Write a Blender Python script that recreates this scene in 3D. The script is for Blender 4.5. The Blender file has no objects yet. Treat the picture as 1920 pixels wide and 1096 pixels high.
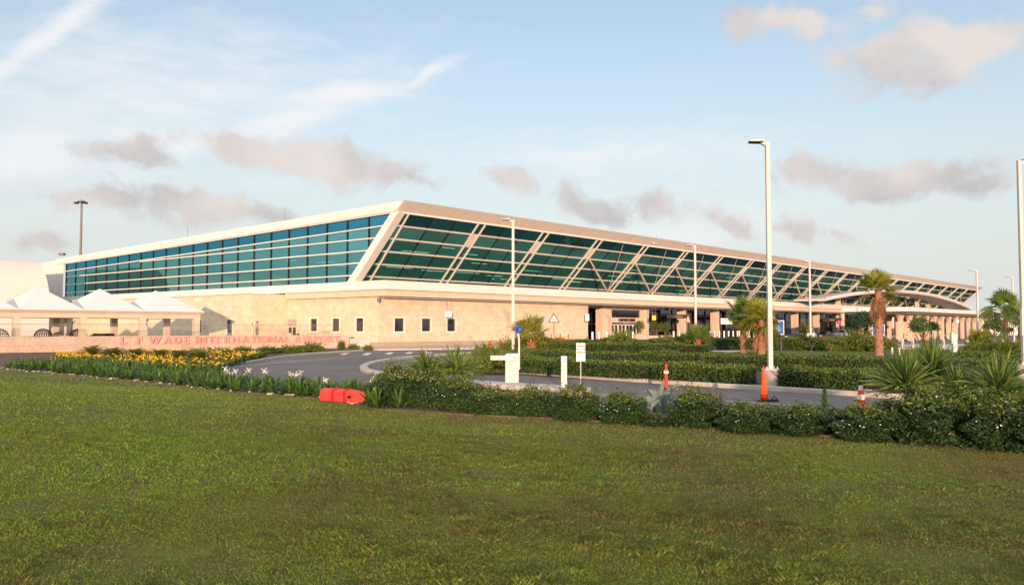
import bpy, math, random
import numpy as np
from mathutils import Vector, Matrix
R = math.radians
random.seed(7); RNG = np.random.default_rng(7)
sc = bpy.context.scene
COL = sc.collection

# ------------------------------------------------------------------ camera
F, HZ, EYE = 1493.0, 613.0, 2.25            # focal length in photo pixels, horizon row, eye height
PITCH = math.atan((HZ - 548) / F)
cd = bpy.data.cameras.new('camera'); cam = bpy.data.objects.new('camera', cd); COL.objects.link(cam)
cd.lens = 36 * F / 1920; cd.sensor_width = 36; cd.clip_start = .1; cd.clip_end = 6000
cam.location = (0, 0, EYE); cam.rotation_euler = (R(90) + PITCH, 0, 0)
sc.camera = cam
SUN_EL, SUN_AZ = R(5.5), R(180.6)            # low sun behind the viewer

# ------------------------------------------------------------------ node helpers
def mat(name):
    m = bpy.data.materials.new(name); m.use_nodes = True
    nt = m.node_tree; nt.nodes.clear()
    out = nt.nodes.new('ShaderNodeOutputMaterial')
    return m, nt, out
def N(nt, t, **k):
    n = nt.nodes.new(t)
    for a, v in k.items():
        if a.startswith('i_'): n.inputs[a[2:].replace('_', ' ')].default_value = v
        else: setattr(n, a, v)
    return n
def L(nt, a, b): nt.links.new(a, b)
def rgba(c): return (c[0], c[1], c[2], 1)
def ramp(nt, fac, stops, interp='LINEAR'):
    r = N(nt, 'ShaderNodeValToRGB'); r.color_ramp.interpolation = interp
    el = r.color_ramp.elements
    el[0].position, el[0].color = stops[0][0], rgba(stops[0][1])
    el[1].position, el[1].color = stops[-1][0], rgba(stops[-1][1])
    for p, c in stops[1:-1]:
        e = el.new(p); e.color = rgba(c)
    L(nt, fac, r.inputs[0]); return r.outputs[0]
def noise(nt, vec, scale, detail=4, rough=.55, dim='3D'):
    n = N(nt, 'ShaderNodeTexNoise'); n.noise_dimensions = dim
    n.inputs['Scale'].default_value = scale; n.inputs['Detail'].default_value = detail; n.inputs['Roughness'].default_value = rough
    if vec is not None: L(nt, vec, n.inputs['Vector'])
    return n.outputs[0]
def math_(nt, op, a, b=None, c=None, clamp=False):
    n = N(nt, 'ShaderNodeMath', operation=op); n.use_clamp = clamp
    for i, v in enumerate((a, b, c)):
        if v is None: continue
        if isinstance(v, (int, float)): n.inputs[i].default_value = v
        else: L(nt, v, n.inputs[i])
    return n.outputs[0]
def mixc(nt, fac, a, b, bt='MIX'):
    n = N(nt, 'ShaderNodeMix', data_type='RGBA', blend_type=bt)
    for i, v in ((0, fac), (6, a), (7, b)):
        if isinstance(v, (int, float)): n.inputs[i].default_value = v
        elif isinstance(v, tuple): n.inputs[i].default_value = rgba(v)
        else: L(nt, v, n.inputs[i])
    return n.outputs[2]

# ------------------------------------------------------------------ world: sky with clouds
w = bpy.data.worlds.new('World'); sc.world = w; w.use_nodes = True
nt = w.node_tree; nt.nodes.clear()
wo = N(nt, 'ShaderNodeOutputWorld'); bg = N(nt, 'ShaderNodeBackground')
SKY_STR = .15
bg.inputs[1].default_value = SKY_STR
sky = N(nt, 'ShaderNodeTexSky', sky_type='NISHITA'); sky.sun_disc = False
sky.sun_elevation = SUN_EL; sky.sun_rotation = SUN_AZ; sky.air_density = 1.0; sky.dust_density = .6; sky.ozone_density = 1.6; sky.altitude = 0
tc = N(nt, 'ShaderNodeTexCoord'); sp = N(nt, 'ShaderNodeSeparateXYZ'); L(nt, tc.outputs['Generated'], sp.inputs[0])
az = math_(nt, 'ARCTAN2', sp.outputs[0], sp.outputs[1]); el = math_(nt, 'ARCSINE', sp.outputs[2])
ae = N(nt, 'ShaderNodeCombineXYZ'); L(nt, az, ae.inputs[0]); L(nt, el, ae.inputs[1])
def dirof(px, py):
    a = math.atan((px - 960) / F); return a, math.atan((HZ - py) / F * math.cos(a))
def warp(scale, amt, detail=5):
    n = N(nt, 'ShaderNodeTexNoise'); n.inputs['Scale'].default_value = scale; n.inputs['Detail'].default_value = detail
    L(nt, ae.outputs[0], n.inputs['Vector'])
    s = N(nt, 'ShaderNodeVectorMath', operation='SUBTRACT'); L(nt, n.outputs[1], s.inputs[0]); s.inputs[1].default_value = (.5, .5, .5)
    m = N(nt, 'ShaderNodeVectorMath', operation='SCALE'); L(nt, s.outputs[0], m.inputs[0]); m.inputs['Scale'].default_value = amt
    a = N(nt, 'ShaderNodeVectorMath', operation='ADD'); L(nt, ae.outputs[0], a.inputs[0]); L(nt, m.outputs[0], a.inputs[1])
    return a.outputs[0]
wv = warp(14, .05)
def blobs(vec, lst):
    acc = None
    for (px, py, rx, ry, ang, k) in lst:
        a, e = dirof(px, py)
        mp = N(nt, 'ShaderNodeMapping', vector_type='TEXTURE'); L(nt, vec, mp.inputs[0])
        mp.inputs['Location'].default_value = (a, e, 0); mp.inputs['Rotation'].default_value = (0, 0, R(ang))
        mp.inputs['Scale'].default_value = (rx / F, ry / F, 1)
        ln = N(nt, 'ShaderNodeVectorMath', operation='LENGTH'); L(nt, mp.outputs[0], ln.inputs[0])
        v = math_(nt, 'MULTIPLY', math_(nt, 'SUBTRACT', 1, ln.outputs['Value']), k)
        acc = v if acc is None else math_(nt, 'SMOOTH_MAX', acc, v, .15)
    return acc
cum = blobs(wv, [(232,282,95,30,-3,1),(440,270,100,38,-12,1),(560,296,150,44,-8,1),(690,305,130,44,-5,1),(770,326,60,18,-18,.8),
    (200,380,150,34,3,.8),(350,380,170,46,0,1),(480,400,110,32,-10,.8),(50,458,90,22,0,.55),(965,330,66,44,-10,1),
    (1080,360,70,30,-20,.6),(1130,390,90,44,-10,.9),(1230,392,90,36,-25,.7),(1382,416,66,34,-25,.85),(1510,432,66,34,-30,.75),
    (1530,325,110,38,-5,.95),(1720,335,150,40,0,.95),(1850,350,110,28,0,.6),(1680,90,130,56,5,1),(1800,88,130,62,0,1),(1745,75,90,50,0,1),
    (1465,32,120,34,-8,.85),(1640,20,60,50,40,.6),(1585,440,36,18,-30,.6),(1740,140,190,40,0,.55)])
n1 = noise(nt, wv, 20, 9, .62)
cm = math_(nt, 'ADD', math_(nt, 'MULTIPLY', cum, 1.0), math_(nt, 'MULTIPLY', math_(nt, 'SUBTRACT', n1, .5), 2.1))
cmask = N(nt, 'ShaderNodeMapRange', interpolation_type='SMOOTHSTEP'); L(nt, cm, cmask.inputs[0]); cmask.inputs[1].default_value = -.02; cmask.inputs[2].default_value = .64
# cirrus streaks
wv2 = warp(5, .10, 8)
cir = blobs(wv2, [(80,95,190,24,38,.9),(160,30,110,26,45,.9),(620,190,220,40,16,1),(780,140,130,18,30,.8),(520,235,230,34,14,.8),(30,280,170,60,0,.7),(330,265,260,40,5,.7),(250,190,480,150,10,.55),(1150,300,360,60,0,.45),(1300,430,300,60,0,.4)])
mpc = N(nt, 'ShaderNodeMapping'); L(nt, wv2, mpc.inputs[0]); mpc.inputs['Rotation'].default_value = (0, 0, R(-22)); mpc.inputs['Scale'].default_value = (6, 26, 1)
n2 = noise(nt, mpc.outputs[0], 1.6, 8, .62)
cc = math_(nt, 'ADD', cir, math_(nt, 'MULTIPLY', math_(nt, 'SUBTRACT', n2, .5), 1.3))
cirm = N(nt, 'ShaderNodeMapRange', interpolation_type='SMOOTHSTEP'); L(nt, cc, cirm.inputs[0]); cirm.inputs[1].default_value = -.2; cirm.inputs[2].default_value = .95
# thin veil everywhere near the horizon
veil = N(nt, 'ShaderNodeMapRange', interpolation_type='SMOOTHSTEP'); L(nt, el, veil.inputs[0]); veil.inputs[1].default_value = .42; veil.inputs[2].default_value = -.02
veil.inputs[3].default_value = .2; veil.inputs[4].default_value = .95
vcol = N(nt, 'ShaderNodeRGB'); vcol.outputs[0].default_value = (2.95, 3.08, 3.17, 1)
skyb = N(nt, 'ShaderNodeVectorMath', operation='MULTIPLY'); L(nt, sky.outputs[0], skyb.inputs[0]); skyb.inputs[1].default_value = (1.5, 1.35, 1.35)
c0 = mixc(nt, veil.outputs[0], skyb.outputs[0], vcol.outputs[0])
c1 = mixc(nt, math_(nt, 'MULTIPLY', cirm.outputs[0], .95), c0, (3.9, 3.95, 4.05))
n3 = noise(nt, wv, 9, 4, .5)
ccol = ramp(nt, math_(nt, 'ADD', math_(nt, 'MULTIPLY', n3, .8), math_(nt, 'MULTIPLY', el, .6)), [(.3, (3.05/6, 2.95/6, 3.1/6)), (.66, (5.0/6, 4.5/6, 4.2/6))])
cs = N(nt, 'ShaderNodeVectorMath', operation='SCALE'); L(nt, ccol, cs.inputs[0]); cs.inputs['Scale'].default_value = 4.3
c2 = mixc(nt, math_(nt, 'MULTIPLY', cmask.outputs[0], .92), c1, cs.outputs[0])
# bright broken cloud out of view overhead and behind, added to lift ground fill
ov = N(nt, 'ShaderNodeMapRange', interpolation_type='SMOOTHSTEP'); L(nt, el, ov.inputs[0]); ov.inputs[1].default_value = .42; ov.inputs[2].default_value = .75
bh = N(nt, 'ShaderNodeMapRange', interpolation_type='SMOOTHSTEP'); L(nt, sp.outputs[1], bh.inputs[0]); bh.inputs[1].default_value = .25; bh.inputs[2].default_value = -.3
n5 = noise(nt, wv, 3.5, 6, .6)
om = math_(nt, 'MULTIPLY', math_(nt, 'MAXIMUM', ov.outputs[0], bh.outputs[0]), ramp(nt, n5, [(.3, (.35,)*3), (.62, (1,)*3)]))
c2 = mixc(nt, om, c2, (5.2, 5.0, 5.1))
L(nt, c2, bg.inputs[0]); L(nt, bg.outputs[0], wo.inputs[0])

# ------------------------------------------------------------------ sun, exposure
sl = bpy.data.lights.new('sun', 'SUN'); so = bpy.data.objects.new('sun', sl); COL.objects.link(so)
sl.energy = 3.9; sl.angle = R(.6); sl.color = (1, .63, .41)
sd = Vector((-math.sin(math.pi*2 - SUN_AZ) * 1 * -1 * 1, 0, 0))
ax = .6
sun_from = Vector((math.sin(R(ax)) * math.cos(SUN_EL), -math.cos(R(ax)) * math.cos(SUN_EL), math.sin(SUN_EL)))
so.rotation_euler = sun_from.to_track_quat('Z', 'Y').to_euler()
so.location = (0, -30, 30)
sc.view_settings.view_transform = 'Standard'; sc.view_settings.look = 'None'
sc.view_settings.exposure = .63; sc.view_settings.gamma = 1
sc.cycles.max_bounces = 6; sc.cycles.transparent_max_bounces = 12; sc.cycles.caustics_reflective = False; sc.cycles.caustics_refractive = False

# ------------------------------------------------------------------ materials
def plain(name, c, rough=.6, metal=0, var=.12, vscale=3, bump=0, bscale=40, spec=.5):
    if spec == .5 and metal < .5: rough = max(rough, .62); spec = .22
    m, nt, out = mat(name); b = N(nt, 'ShaderNodeBsdfPrincipled'); L(nt, b.outputs[0], out.inputs[0])
    b.inputs['Roughness'].default_value = rough; b.inputs['Metallic'].default_value = metal; b.inputs['Specular IOR Level'].default_value = spec
    tc = N(nt, 'ShaderNodeTexCoord'); n = noise(nt, tc.outputs['Object'], vscale, 6, .6)
    L(nt, ramp(nt, n, [(.25, tuple(x*(1-var) for x in c)), (.75, tuple(min(1, x*(1+var)) for x in c))]), b.inputs[0])
    if bump:
        bp = N(nt, 'ShaderNodeBump'); bp.inputs['Strength'].default_value = bump; bp.inputs['Distance'].default_value = .02
        L(nt, noise(nt, tc.outputs['Object'], bscale, 5), bp.inputs['Height']); L(nt, bp.outputs[0], b.inputs['Normal'])
    return m
def brickm(name, c1, c2, mortar, bw, bh, ms, offset=.5, rough=.8, pit=0, var=.15):
    m, nt, out = mat(name); b = N(nt, 'ShaderNodeBsdfPrincipled'); L(nt, b.outputs[0], out.inputs[0]); b.inputs['Roughness'].default_value = rough
    uv = N(nt, 'ShaderNodeUVMap'); br = N(nt, 'ShaderNodeTexBrick'); br.offset = offset
    L(nt, uv.outputs[0], br.inputs['Vector']); br.inputs['Scale'].default_value = 1
    br.inputs['Brick Width'].default_value = bw; br.inputs['Row Height'].default_value = bh; br.inputs['Mortar Size'].default_value = ms; br.inputs['Mortar Smooth'].default_value = .3
    br.inputs['Color1'].default_value = rgba(c1); br.inputs['Color2'].default_value = rgba(c2); br.inputs['Mortar'].default_value = rgba(mortar)
    tc = N(nt, 'ShaderNodeTexCoord'); n = noise(nt, tc.outputs['Object'], 1.3, 8, .7); nn = noise(nt, tc.outputs['Object'], 14, 6, .7)
    v = ramp(nt, n, [(.3, (1-var,)*3), (.7, (1+var*.3,)*3)]); c = mixc(nt, 1, br.outputs[0], v, 'MULTIPLY')
    if pit:
        p = ramp(nt, nn, [(.38, (1-pit, 1-pit*1.1, 1-pit*1.2)), (.5, (1, 1, 1))]); c = mixc(nt, 1, c, p, 'MULTIPLY')
    L(nt, c, b.inputs[0])
    bp = N(nt, 'ShaderNodeBump'); bp.inputs['Strength'].default_value = .3; bp.inputs['Distance'].default_value = .02; L(nt, nn, bp.inputs['Height']); L(nt, bp.outputs[0], b.inputs['Normal'])
    return m
def foliage(name, cols, rough=.5, trans=.25, vs=1.2):
    m, nt, out = mat(name); b = N(nt, 'ShaderNodeBsdfPrincipled'); b.inputs['Roughness'].default_value = rough; b.inputs['Specular IOR Level'].default_value = .35
    g = N(nt, 'ShaderNodeNewGeometry'); tc = N(nt, 'ShaderNodeTexCoord')
    f = math_(nt, 'ADD', math_(nt, 'MULTIPLY', g.outputs['Random Per Island'], .6), math_(nt, 'MULTIPLY', noise(nt, tc.outputs['Object'], vs, 3), .4))
    k = len(cols); c = ramp(nt, f, [(.12 + .76 * i / (k - 1), cols[i]) for i in range(k)])
    L(nt, c, b.inputs[0]); t = N(nt, 'ShaderNodeBsdfTranslucent'); L(nt, c, t.inputs[0])
    mx = N(nt, 'ShaderNodeMixShader'); mx.inputs[0].default_value = trans; L(nt, b.outputs[0], mx.inputs[1]); L(nt, t.outputs[0], mx.inputs[2]); L(nt, mx.outputs[0], out.inputs[0])
    return m
def glassm(name, tint, gl, fac, rough=.02, wob=.0, fres=True, body=None):
    m, nt, out = mat(name)
    tr = N(nt, 'ShaderNodeBsdfTransparent'); tr.inputs[0].default_value = rgba(tint)
    gs = N(nt, 'ShaderNodeBsdfGlossy'); gs.inputs[0].default_value = rgba(gl); gs.inputs['Roughness'].default_value = rough
    if wob:
        tc = N(nt, 'ShaderNodeTexCoord'); bp = N(nt, 'ShaderNodeBump'); bp.inputs['Strength'].default_value = wob; bp.inputs['Distance'].default_value = .05
        L(nt, noise(nt, tc.outputs['Object'], .35, 2), bp.inputs['Height']); L(nt, bp.outputs[0], gs.inputs['Normal'])
    mx = N(nt, 'ShaderNodeMixShader'); mx.inputs[0].default_value = fac
    if body:
        g_ = N(nt, 'ShaderNodeNewGeometry'); rv = ramp(nt, g_.outputs['Random Per Island'], [(0, (.72,) * 3), (1, (1.2,) * 3)])
        L(nt, mixc(nt, 1, rv, tuple(gl), 'MULTIPLY'), gs.inputs[0])
        df = N(nt, 'ShaderNodeBsdfDiffuse'); L(nt, mixc(nt, 1, rv, tuple(body), 'MULTIPLY'), df.inputs[0]); m2 = N(nt, 'ShaderNodeMixShader'); m2.inputs[0].default_value = .4
        L(nt, tr.outputs[0], m2.inputs[1]); L(nt, df.outputs[0], m2.inputs[2]); tr = m2
    if fres:
        lw = N(nt, 'ShaderNodeLayerWeight'); lw.inputs[0].default_value = .35
        L(nt, math_(nt, 'ADD', math_(nt, 'MULTIPLY', lw.outputs[0], .5), fac, clamp=True), mx.inputs[0])
    L(nt, tr.outputs[0], mx.inputs[1]); L(nt, gs.outputs[0], mx.inputs[2]); L(nt, mx.outputs[0], out.inputs[0])
    return m

M = {}
M['stone'] = brickm('limestone', (.63, .525, .375), (.71, .61, .455), (.56, .47, .345), 1.2, .6, .012, .5, .85, .15, .18)
M['sign_stone'] = brickm('coral_stone', (.52, .40, .31), (.58, .46, .37), (.44, .35, .28), .9, .62, .02, .5, .9, .38, .2)
M['fascia'] = brickm('roof_fascia_panels', (.66, .60, .54), (.68, .62, .56), (.44, .39, .35), 3.86, 9, .035, 0, .45, 0, .06)
M['white'] = plain('white_cladding', (.70, .66, .625), .45, var=.04, vscale=.6)
M['beige'] = plain('beige_render', (.64, .52, .40), .8, var=.08, vscale=1)
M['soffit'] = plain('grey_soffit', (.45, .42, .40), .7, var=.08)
M['mullion'] = plain('bronze_mullion', (.02, .012, .014), .5)
M['capping'] = plain('cream_capping', (.76, .69, .62), .45, var=.05)
M['glass_teal'] = glassm('teal_glass', (.15, .38, .36), (.30, .56, .58), .20, .02, .16, body=(.035, .27, .25))
M['glass_teal_left'] = glassm('teal_glass_west', (.15, .44, .40), (.17, .44, .46), .18, .02, .16, body=(.02, .17, .15))
M['glass_blue'] = glassm('blue_spandrel_glass', (.0, .02, .03), (.06, .29, .40), .32, .03, .03, body=(.006, .09, .13))
M['glass_blue_right'] = glassm('deep_blue_glass', (.02, .06, .07), (.10, .30, .38), .2, .02, .1, body=(.008, .10, .13))
M['glass_dark'] = glassm('dark_shop_glass', (.16, .19, .20), (.42, .46, .48), .22, .02, .02)
M['glass_rail'] = glassm('clear_rail_glass', (.86, .9, .88), (.9, .9, .9), .05, .02, 0)
M['glass_car'] = glassm('car_glass', (.05, .05, .06), (.7, .7, .7), .2, .02, 0)
M['pane_dark'] = plain('dark_window_pane', (.012, .016, .02), .06, var=.2, spec=.8)
M['interior'] = plain('interior_wall', (.55, .52, .48), .8)
M['int_floor'] = plain('interior_floor', (.35, .33, .3), .5)
M['lamp_white'] = plain('white_lamp_paint', (.58, .55, .53), .4, var=.03)
M['grey_metal'] = plain('grey_metal', (.20, .18, .18), .5, metal=.3)
M['steel'] = plain('brushed_steel', (.72, .70, .70), .35, metal=.55, var=.05)
M['strut'] = plain('strut_steel', (.40, .31, .26), .5, var=.1)
M['concrete'] = plain('concrete', (.44, .40, .36), .85, var=.16, vscale=1.3, bump=.3)
M['kerb'] = plain('kerb_concrete', (.46, .42, .38), .85, var=.18, vscale=2.2, bump=.3)
M['sidewalk'] = plain('sidewalk_concrete', (.50, .46, .42), .85, var=.1, vscale=.7, bump=.2)
M['mulch'] = plain('mulch_and_gravel', (.13, .095, .065), .95, var=.6, vscale=9, bump=1, bscale=25)
M['soil'] = plain('soil', (.10, .075, .05), .95, var=.3, bump=.6)
M['sand'] = plain('scrub_ground', (.13, .14, .07), .95, var=.3, vscale=.2)
M['paint'] = plain('road_paint', (.66, .64, .60), .7, var=.2, vscale=6)
M['roof_tile'] = plain('white_roof_shingle', (.70, .67, .66), .6, var=.04)
M['pink'] = plain('red_letter_face', (.80, .27, .26), .4, var=.05)
M['black'] = plain('black_paint', (.02, .02, .02), .4)
M['black_rubber'] = plain('black_rubber', (.02, .02, .022), .75)
M['orange'] = plain('orange_plastic', (.85, .10, .015), .45, var=.06)
M['red_plastic'] = plain('red_barrier_plastic', (.66, .06, .05), .55, var=.25, vscale=5)
M['reflect'] = plain('reflective_white', (.80, .80, .78), .4)
M['blue_sign'] = plain('blue_sign_face', (.005, .12, .50), .4, var=.04)
M['blue_box'] = plain('blue_box', (.01, .03, .28), .3)
M['blue_pale'] = plain('pale_blue_lid', (.30, .50, .72), .35)
M['magenta'] = plain('magenta_sign', (.55, .02, .12), .4)
M['red_sign'] = plain('red_sign', (.6, .02, .02), .4)
M['yellow'] = plain('yellow_sign', (.75, .5, .06), .4)
M['wicker'] = plain('dark_wicker', (.03, .025, .022), .7)
M['bark'] = plain('palm_bark', (.30, .17, .11), .95, var=.35, vscale=7, bump=1, bscale=18)
M['bark_dark'] = plain('dark_bark', (.13, .09, .06), .95, var=.35, vscale=7, bump=1, bscale=18)
M['boots'] = plain('palm_boots', (.42, .13, .06), .9, var=.35, vscale=8)
M['tree_bark'] = plain('tree_bark', (.16, .11, .08), .95, var=.3)
M['thatch'] = foliage('dead_fronds', [(.30, .15, .07), (.42, .24, .12), (.24, .12, .06)], .8, .15)
M['palm'] = foliage('palm_green', [(.06, .12, .025), (.13, .20, .04), (.24, .30, .07)], .45, .3)
M['palm_yel'] = foliage('palm_yellow_green', [(.10, .14, .02), (.22, .26, .04), (.38, .32, .06)], .45, .35)
M['palm_dark'] = foliage('palm_dark_green', [(.03, .06, .02), (.06, .10, .035), (.10, .14, .05)], .45, .25)
M['shrub'] = foliage('dark_shrub_leaf', [(.014, .04, .012), (.028, .07, .018), (.055, .12, .025)], .42, .2, 2)
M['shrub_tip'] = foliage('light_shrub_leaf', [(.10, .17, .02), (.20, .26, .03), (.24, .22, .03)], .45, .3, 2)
M['hedge'] = foliage('hedge_leaf', [(.022, .052, .012), (.05, .10, .018), (.10, .16, .028)], .45, .25, 1.5)
M['hedge_pale'] = foliage('loose_hedge_leaf', [(.07, .13, .02), (.14, .21, .03), (.26, .26, .04)], .5, .3, 1.5)
M['tree_leaf'] = foliage('tree_leaf', [(.035, .08, .015), (.08, .15, .025), (.15, .22, .04)], .45, .25, 1)
M['tree_dark'] = foliage('dark_tree_leaf', [(.015, .04, .02), (.03, .065, .03), (.05, .09, .04)], .5, .2, 1)
M['lily'] = foliage('lily_leaf', [(.035, .09, .02), (.07, .15, .03), (.13, .22, .045)], .4, .25, 1)
M['yucca'] = foliage('spiky_leaf', [(.05, .10, .025), (.12, .19, .04), (.26, .32, .07)], .42, .2, 1)
M['cycad'] = foliage('cycad_leaf', [(.035, .06, .01), (.09, .11, .015), (.16, .17, .02)], .5, .2, 1)
M['daylily'] = foliage('daylily_leaf', [(.03, .07, .02), (.07, .11, .025), (.12, .16, .03)], .5, .25, 1)
M['yellow_petal'] = foliage('yellow_petals', [(.72, .40, .01), (.80, .52, .02), (.85, .62, .04)], .5, .3, 1)
M['white_petal'] = foliage('white_petals', [(.8, .76, .7), (.85, .82, .8)], .5, .2, 1)
M['agave'] = plain('agave_skin', (.13, .19, .17), .55, var=.2, vscale=3)
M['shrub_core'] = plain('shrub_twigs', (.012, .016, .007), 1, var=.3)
M['net'] = plain('orange_net', (.85, .16, .06), .6)
M['blade'] = foliage('grass_blade', [(.05, .065, .015), (.085, .12, .022), (.13, .175, .03), (.12, .10, .04)], .6, .3, .35)
M['car_dark'] = plain('dark_car_paint', (.015, .018, .03), .2, var=.02, spec=.8)
M['car_white'] = plain('white_car_paint', (.75, .73, .70), .25, var=.02)
M['car_silver'] = plain('silver_car_paint', (.55, .57, .60), .25, metal=.4, var=.02)
M['tail'] = plain('red_tail_lamp', (.5, .01, .01), .2)
M['curtain'] = plain('pale_curtain', (.5, .5, .47), .8)
def emis(name, c, s):
    m, nt, out = mat(name); e = N(nt, 'ShaderNodeEmission'); e.inputs[0].default_value = rgba(c); e.inputs[1].default_value = s; L(nt, e.outputs[0], out.inputs[0]); return m
M['tube'] = emis('ceiling_lamp', (1, .78, .68), 3.5)
# lawn ground and asphalt
def lawn_mat():
    m, nt, out = mat('lawn'); b = N(nt, 'ShaderNodeBsdfPrincipled'); L(nt, b.outputs[0], out.inputs[0]); b.inputs['Roughness'].default_value = .95; b.inputs['Specular IOR Level'].default_value = .1
    tc = N(nt, 'ShaderNodeTexCoord'); o = tc.outputs['Object']
    big = noise(nt, o, .22, 5, .6); mid = noise(nt, o, 1.6, 6, .65); fine = noise(nt, o, 22, 5, .75)
    c = ramp(nt, big, [(.3, (.13, .12, .05)), (.47, (.14, .155, .045)), (.62, (.17, .21, .045)), (.75, (.15, .22, .045))])
    c = mixc(nt, math_(nt, 'MULTIPLY', ramp(nt, mid, [(.35, (1, 1, 1)), (.5, (0, 0, 0))]), .4), c, (.10, .08, .045))
    c = mixc(nt, .8, c, ramp(nt, fine, [(.3, (.35, .35, .35)), (.7, (1.25, 1.25, 1.25))]), 'MULTIPLY')
    L(nt, c, b.inputs[0]); bp = N(nt, 'ShaderNodeBump'); bp.inputs['Strength'].default_value = 1; bp.inputs['Distance'].default_value = .04; L(nt, fine, bp.inputs['Height']); L(nt, bp.outputs[0], b.inputs['Normal'])
    return m
M['lawn'] = lawn_mat()
def blade_mat():
    m, nt, out = mat('lawn_blades'); b = N(nt, 'ShaderNodeBsdfPrincipled'); b.inputs['Roughness'].default_value = .8; b.inputs['Specular IOR Level'].default_value = .12
    g = N(nt, 'ShaderNodeNewGeometry'); tc = N(nt, 'ShaderNodeTexCoord'); o = tc.outputs['Object']; xs_ = N(nt, 'ShaderNodeSeparateXYZ'); L(nt, o, xs_.inputs[0])
    big = math_(nt, 'SUBTRACT', noise(nt, o, .3, 6, .65), math_(nt, 'MULTIPLY', xs_.outputs[0], .012, clamp=False)); mid = noise(nt, o, 1.6, 6, .65)
    c = ramp(nt, big, [(.3, (.17, .145, .06)), (.44, (.18, .215, .055)), (.58, (.20, .29, .055)), (.75, (.20, .35, .05))])
    c = mixc(nt, math_(nt, 'MULTIPLY', ramp(nt, noise(nt, o, 4.2, 8, .8), [(.42, (1, 1, 1)), (.50, (0, 0, 0))]), .6), c, (.15, .10, .055))
    c = mixc(nt, math_(nt, 'MULTIPLY', ramp(nt, noise(nt, o, 3.1, 4, .6), [(.62, (0, 0, 0)), (.68, (1, 1, 1))]), .6), c, (.20, .31, .05))
    r = ramp(nt, g.outputs['Random Per Island'], [(0, (.55, .5, .5)), (.5, (1, 1, 1)), (.9, (1.4, 1.35, 1.1)), (1, (2.0, 1.3, 1.2))])
    c = mixc(nt, 1, c, r, 'MULTIPLY'); L(nt, c, b.inputs[0]); t = N(nt, 'ShaderNodeBsdfTranslucent'); L(nt, c, t.inputs[0])
    mx = N(nt, 'ShaderNodeMixShader'); mx.inputs[0].default_value = .3; L(nt, b.outputs[0], mx.inputs[1]); L(nt, t.outputs[0], mx.inputs[2]); L(nt, mx.outputs[0], out.inputs[0])
    return m
M['lawn_blades'] = blade_mat()
def asphalt():
    m, nt, out = mat('asphalt'); b = N(nt, 'ShaderNodeBsdfPrincipled'); L(nt, b.outputs[0], out.inputs[0]); b.inputs['Roughness'].default_value = .85
    tc = N(nt, 'ShaderNodeTexCoord'); o = tc.outputs['Object']; big = noise(nt, o, .25, 5, .6); f = noise(nt, o, 30, 4, .7)
    c = ramp(nt, big, [(.3, (.10, .092, .09)), (.55, (.15, .137, .132)), (.7, (.175, .158, .15))])
    mpp = N(nt, 'ShaderNodeMapping'); mpp.inputs['Rotation'].default_value = (0, 0, R(38)); mpp.inputs['Scale'].default_value = (2.2, .12, 1); L(nt, o, mpp.inputs[0])
    c = mixc(nt, math_(nt, 'MULTIPLY', ramp(nt, noise(nt, mpp.outputs[0], 1.2, 5, .6), [(.45, (0,)*3), (.62, (1,)*3)]), .35), c, (.065, .06, .06))
    c = mixc(nt, math_(nt, 'MULTIPLY', ramp(nt, noise(nt, o, 1.1, 7, .7), [(.56, (0,)*3), (.66, (1,)*3)]), .35), c, (.07, .065, .06)); c = mixc(nt, .6, c, ramp(nt, f, [(.3, (.75,)*3), (.7, (1.2,)*3)]), 'MULTIPLY')
    L(nt, c, b.inputs[0]); bp = N(nt, 'ShaderNodeBump'); bp.inputs['Strength'].default_value = .4; bp.inputs['Distance'].default_value = .01; L(nt, f, bp.inputs['Height']); L(nt, bp.outputs[0], b.inputs['Normal'])
    return m
M['asphalt'] = asphalt()

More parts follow.
